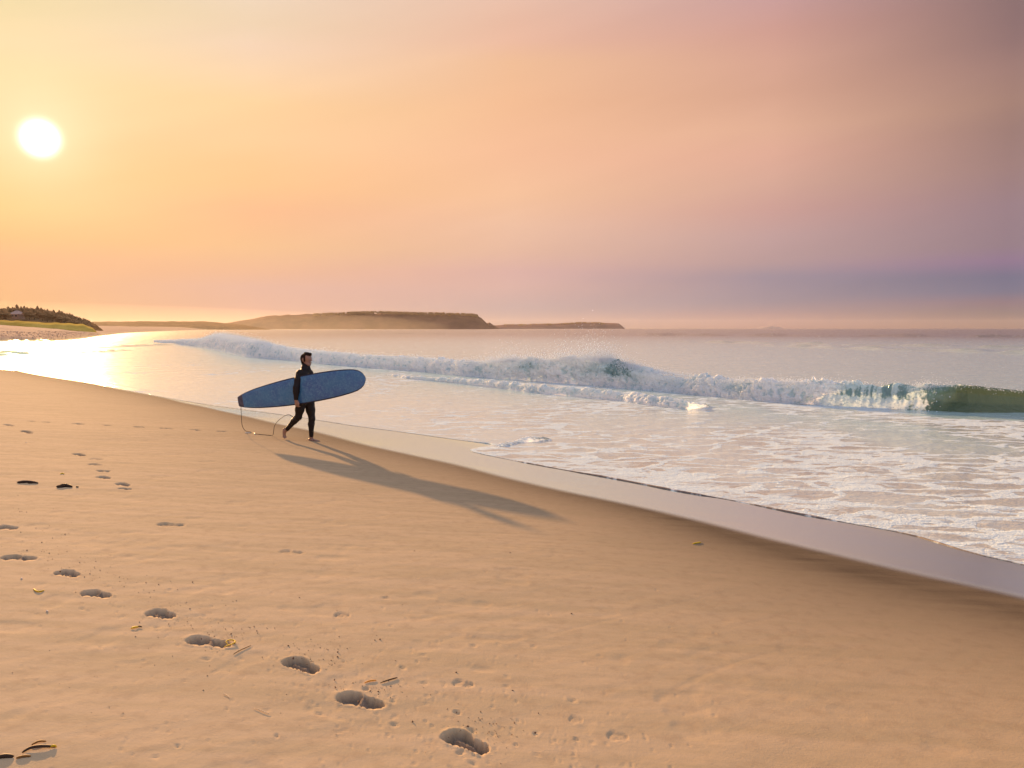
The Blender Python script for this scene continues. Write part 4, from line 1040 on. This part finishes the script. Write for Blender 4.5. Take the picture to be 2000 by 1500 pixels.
m_white, n = material('white_plastic'); n.out(n.prin(color=(.60, .58, .55), rough=.7, spec=.2))
def G(X, Y, r=0):     # crop pixel on the sand
    p = ground(440 + X / 6.66667, 660 + Y / 6.66667); p[2] += .006; return p
pts = [J(205, 880, .24), J(206, 960, .22), J(212, 1080, .19), J(222, 1160, .16), G(262, 1226) + up3 * .01, G(330, 1228), G(368, 1240), G(382, 1252), G(470, 1262), G(560, 1270), G(620, 1276), J(628, 1235, .05), J(640, 1130, .1), J(715, 1050, .12), J(790, 1003, .13), J(830, 996, .14), J(868, 1018, .14), J(885, 1038, .13)]
pts = [p for p in chaikin(np.array(pts), 3)]
leash = empty('surfboard_leash', tuple(pts[0])); tag(leash, 'thin black leash trailing on the sand from the board tail to the man\'s knee', 'leash')
tube('cord', pts, .0055, m_cord, leash)
tube('swivel', [G(258, 1240), G(300, 1238), G(330, 1240)], .010, m_white, leash); tube('swivel', [G(380, 1243), G(388, 1262)], .010, m_white, leash)
kd = (ra_ - rk) / np.linalg.norm(ra_ - rk); kc = rk + kd * .055
tube('cuff', [kc - kd * .03 - fwd3 * .006, kc - fwd3 * .008, kc + kd * .03 - fwd3 * .010], .071, m_cord, leash, 24)
tube('cuff_patch', [kc - fwd3 * .045 + rt3 * .055 - kd * .012, kc - fwd3 * .047 + rt3 * .055 + kd * .014], .012, m_white, leash)

# ------------------------------------------------------------------ seaweed, twigs and shells on the sand
def weed_mat(name, c): 
    m, n = material(name); P = n.pos(); n.out(n.prin(color=n.mix(n.noise(P, 90, 3), tuple(v * .6 for v in c), c), rough=.7, spec=.2)); return m
mw = {'yellow': weed_mat('yellow_weed', (.62, .44, .02)), 'orange': weed_mat('orange_weed', (.60, .27, .03)), 'dark': weed_mat('dark_weed', (.05, .03, .02)), 'pale': weed_mat('pale_straw', (.72, .60, .42)), 'brown': weed_mat('brown_weed', (.22, .11, .03))}
def blade(name, pxs, wd_, lift, col, label, cat, group=None):
    P_ = chaikin(np.array([ground(*p) for p in pxs]), 3); m = len(P_)
    P_[:, 2] += .004 + lift * np.sin(np.linspace(0, pi, m))
    o = tube(name, P_, wd_ * (.35 + .65 * np.sin(np.linspace(.15, pi - .15, m))), mw[col], None, 6)
    return tag(o, label, cat, group)
blade('seaweed', [(66, 1151), (69, 1156), (78, 1158), (86, 1154)], .006, .004, 'yellow', 'curved yellow seaweed blade lying left of the footprint line', 'seaweed')
blade('seaweed', [(256, 1229), (263, 1227), (270, 1226)], .006, .004, 'yellow', 'short yellow seaweed scrap with a dark tip below the fifth footprint', 'seaweed')
S1 = bpy.data.objects['seaweed.001']
TIP1 = blade('tip', [(268, 1226), (272, 1225), (277, 1226)], .005, .004, 'dark', 'tiny dark tip touching the short yellow seaweed scrap', 'seaweed')
blade('seaweed', [(438, 1265), (450, 1262), (460, 1259), (459, 1255), (448, 1253), (440, 1256), (446, 1261)], .0045, .01, 'yellow', 'yellow looped seaweed at the edge of a footprint', 'seaweed')
blade('seaweed', [(712, 1335), (720, 1332), (728, 1331), (735, 1330)], .004, .002, 'orange', 'thin orange seaweed strand left of a dark twig', 'seaweed')
blade('twig', [(743, 1335), (756, 1331), (770, 1327), (776, 1325)], .004, .003, 'dark', 'thin dark twig beside orange seaweed above a footprint', 'twig')
blade('twig', [(456, 1279), (464, 1274), (472, 1270), (490, 1262)], .0028, .002, 'dark', 'dark broken twig just right of the yellow looped seaweed', 'twig')
K1 = blade('kelp', [(44, 1472), (58, 1466), (75, 1464), (92, 1463), (108, 1461)], .0075, .012, 'dark', 'long dark kelp blade with a yellow tip near the bottom left corner', 'seaweed')
TIP2 = blade('tip', [(98, 1462.5), (104, 1462), (110, 1461)], .005, .010, 'yellow', 'yellow end resting on the long dark kelp blade', 'seaweed')
for tp_, pr_ in ((TIP1, S1), (TIP2, K1)):
    for k_ in ('label', 'category'): del tp_[k_]
    tp_.parent = pr_
    tp_['label'] = 'dark tip' if tp_ is TIP1 else 'yellow tip'
blade('kelp', [(62, 1457), (70, 1454), (78, 1451), (90, 1450)], .005, .006, 'brown', 'short orange brown kelp scrap above the long dark blade', 'seaweed')
blade('kelp', [(-8, 1482), (4, 1481), (14, 1480), (26, 1480)], .010, .006, 'dark', 'dark kelp clump at the left edge near the bottom', 'seaweed')
blade('kelp', [(32, 1483), (45, 1480), (60, 1479)], .006, .004, 'brown', 'brown kelp piece right of the dark clump at bottom left', 'seaweed')
blade('straw', [(495, 1384), (507, 1388), (518, 1393), (527, 1396)], .0022, .002, 'pale', 'thin pale straw lying left of the large footprints', 'straw')
blade('straw', [(436, 1357), (443, 1359), (449, 1365)], .0022, .002, 'pale', 'short pale curved straw above the longer straw', 'straw')
blade('seaweed', [(111, 952.5), (120, 952), (128, 950), (140, 952)], .030, .008, 'dark', 'dark seaweed clump on the sand at left beyond the footprints', 'seaweed')
blade('seaweed', [(149, 952), (153, 951.5)], .015, .0, 'dark', 'small dark seaweed scrap right of the dark clump', 'seaweed')
blade('seaweed', [(34, 943.5), (46, 943), (60, 943.5), (74, 944.5)], .022, .008, 'dark', 'flat dark seaweed strip left of the dark clump', 'seaweed')
blade('seaweed', [(118, 926), (122, 925), (125, 926)], .011, .0, 'yellow', 'tiny yellow seaweed bit beyond the dark clump at left', 'seaweed')
blade('seaweed', [(1353, 1063), (1360, 1062), (1369, 1060)], .008, .004, 'yellow', 'single yellow seaweed bit on the smooth moist sand at right', 'seaweed')
# crumbs of sand kicked around the footprints
NCR = 1000; C = []; S = []
cent = [((hp[0] + tp[0]) / 2, (hp[1] + tp[1]) / 2) for hp, tp, _, _ in FP[:9]]
for i in range(NCR):
    c = cent[rng.integers(len(cent))] if rng.random() < .8 else (rng.uniform(0, 1000), rng.uniform(1100, 1480))
    px = c[0] + rng.normal(30, 45); py = c[1] + rng.normal(-18, 20)
    if not (900 < py < 1500): continue
    p = ground(px, py); s_ = rng.exponential(.0013) + .0011; p[2] += s_ * .3; C.append(p); S.append(min(s_, .008))
mat_crumb, n = material('wet_sand_crumbs'); n.out(n.prin(color=(.13, .075, .045), rough=.9))
droplets('sand_crumbs', np.array(C), np.array(S), mat_crumb, 'dark crumbs of sand thrown around the footprints')
for (px, py, lab) in ((42, 1131, 'small white shell bit left of the second footprint from the left edge'), (92, 1195, 'tiny white shell fragment below the curved yellow seaweed'), (51, 865, 'small pale shell far up the beach at left')):
    p = ground(px, py); o = tube('shell', [p + (-.008, 0, .003), p + (0, 0, .006), p + (.008, .002, .003)], [.003, .006, .003], m_white, None, 6); tag(o, lab, 'shell')

# ------------------------------------------------------------------ surfers sitting far out
m_far, n = material('distant_wetsuit'); n.out(n.prin(color=(.02, .02, .025), rough=.5))
B = Body((-.6, -.5, -.3), (.9, .5, 1.0), .03)
B.cap((0, 0, .1), (0, 0, .5), .15, .17, .05); B.cap((0, 0, .55), (0, 0, .62), .1, .06, .05); B.cap((0, 0, .76), (0, 0, .8), .1, .1, .03)
for sg in (-1, 1):
    B.chain([(0, sg * .19, .52), (.08, sg * .24, .3), (.25, sg * .18, .15)], [.06, .05, .04], .03); B.chain([(0, sg * .12, .06), (.3, sg * .2, .05), (.3, sg * .25, -.25)], [.09, .07, .05], .03)
Vf, Ff = B.mesh()
mef = None
for i, (px, lab) in enumerate(((606, 'distant surfer waiting on a board, leftmost of the four dots below the headland'), (697, 'distant surfer waiting on a board, second from the left below the headland'), (733, 'distant surfer waiting on a board, third from the left below the headland'), (751, 'distant surfer waiting on a board, rightmost of the four dots below the headland'))):
    dpt = 700 + 20 * i; x = (px - 1000) / FPX * dpt
    root = empty('surfer', (x, dpt, .15)); tag(root, lab, 'surfer', 'surfers waiting far out')
    if mef is None:
        o = make_mesh('body', Vf, Ff, m_far); mef = o.data; o.parent = root
        tpts = np.linspace(-1, 1, 15); bV = np.array([(1.2 * t, s_ * .28 * math.sqrt(max(0, 1 - t ** 4)) + 0, zz + .15 * max(0, t) ** 3) for t in tpts for s_, zz in ((-1, 0), (0, .05), (1, 0), (0, -.05))])
        ob = make_mesh('board', bV, grid_faces(15, 4, wrap=True), m_white); meb = ob.data; ob.parent = root
    else:
        for nm, me in (('body', mef), ('board', meb)):
            o = bpy.data.objects.new(nm, me); COL.objects.link(o); o.parent = root

# ------------------------------------------------------------------ haze
mh = bpy.data.materials.new('haze'); mh.use_nodes = True; nt_ = mh.node_tree; nt_.nodes.clear()
pv = nt_.nodes.new('ShaderNodeVolumePrincipled'); pv.inputs['Density'].default_value = HAZE_D; pv.inputs['Color'].default_value = HAZE_C; pv.inputs['Anisotropy'].default_value = HAZE_G
mo = nt_.nodes.new('ShaderNodeOutputMaterial'); nt_.links.new(pv.outputs[0], mo.inputs['Volume'])
if HAZE_D > 0:
    hb = 7600
    bx_ = [(-hb, -hb), (hb, -hb), (hb, hb), (-hb, hb)]
    me = bpy.data.meshes.new('haze'); me.from_pydata([(x, y, z_) for z_ in (-8.0, 75.0) for x, y in bx_], [], [(0, 3, 2, 1), (4, 5, 6, 7), (0, 1, 5, 4), (1, 2, 6, 5), (2, 3, 7, 6), (3, 0, 4, 7)])
    me.materials.append(mh); o = bpy.data.objects.new('haze', me); COL.objects.link(o)
    tag(o, 'thin warm evening haze over sea and shore', kind='stuff')

    # spray mist hanging over the far left shore
    u_, v_ = np.meshgrid(np.linspace(0, 2 * pi, 49)[:-1], np.linspace(-pi / 2, pi / 2, 25)[1:-1])
    V = np.stack([-520 + 430 * np.cos(u_) * np.cos(v_), 1120 + 1000 * np.sin(u_) * np.cos(v_), 4 + 24 * np.sin(v_)], 2).reshape(-1, 3)
    V = np.concatenate([V, [[-520, 1120, -20], [-520, 1120, 28]]]); nb2 = 23 * 48
    me = bpy.data.meshes.new('sea_mist')
    me.from_pydata([tuple(v) for v in V], [], [tuple(f) for f in grid_faces(23, 48, wrap=True)] + [(nb2, (j + 1) % 48, j) for j in range(48)] + [(nb2 + 1, nb2 - 48 + j, nb2 - 48 + (j + 1) % 48) for j in range(48)])
    mm = mh.copy(); mm.name = 'sea_mist'; pvm = [q for q in mm.node_tree.nodes if q.type == 'PRINCIPLED_VOLUME'][0]
    pvm.inputs['Density'].default_value = 5e-5; pvm.inputs['Color'].default_value = (.95, .95, .9, 1); pvm.inputs['Anisotropy'].default_value = .45
    me.materials.append(mm); o = bpy.data.objects.new('sea_mist', me); COL.objects.link(o)
    tag(o, 'glowing spray mist hanging over the far curve of the beach', kind='stuff')
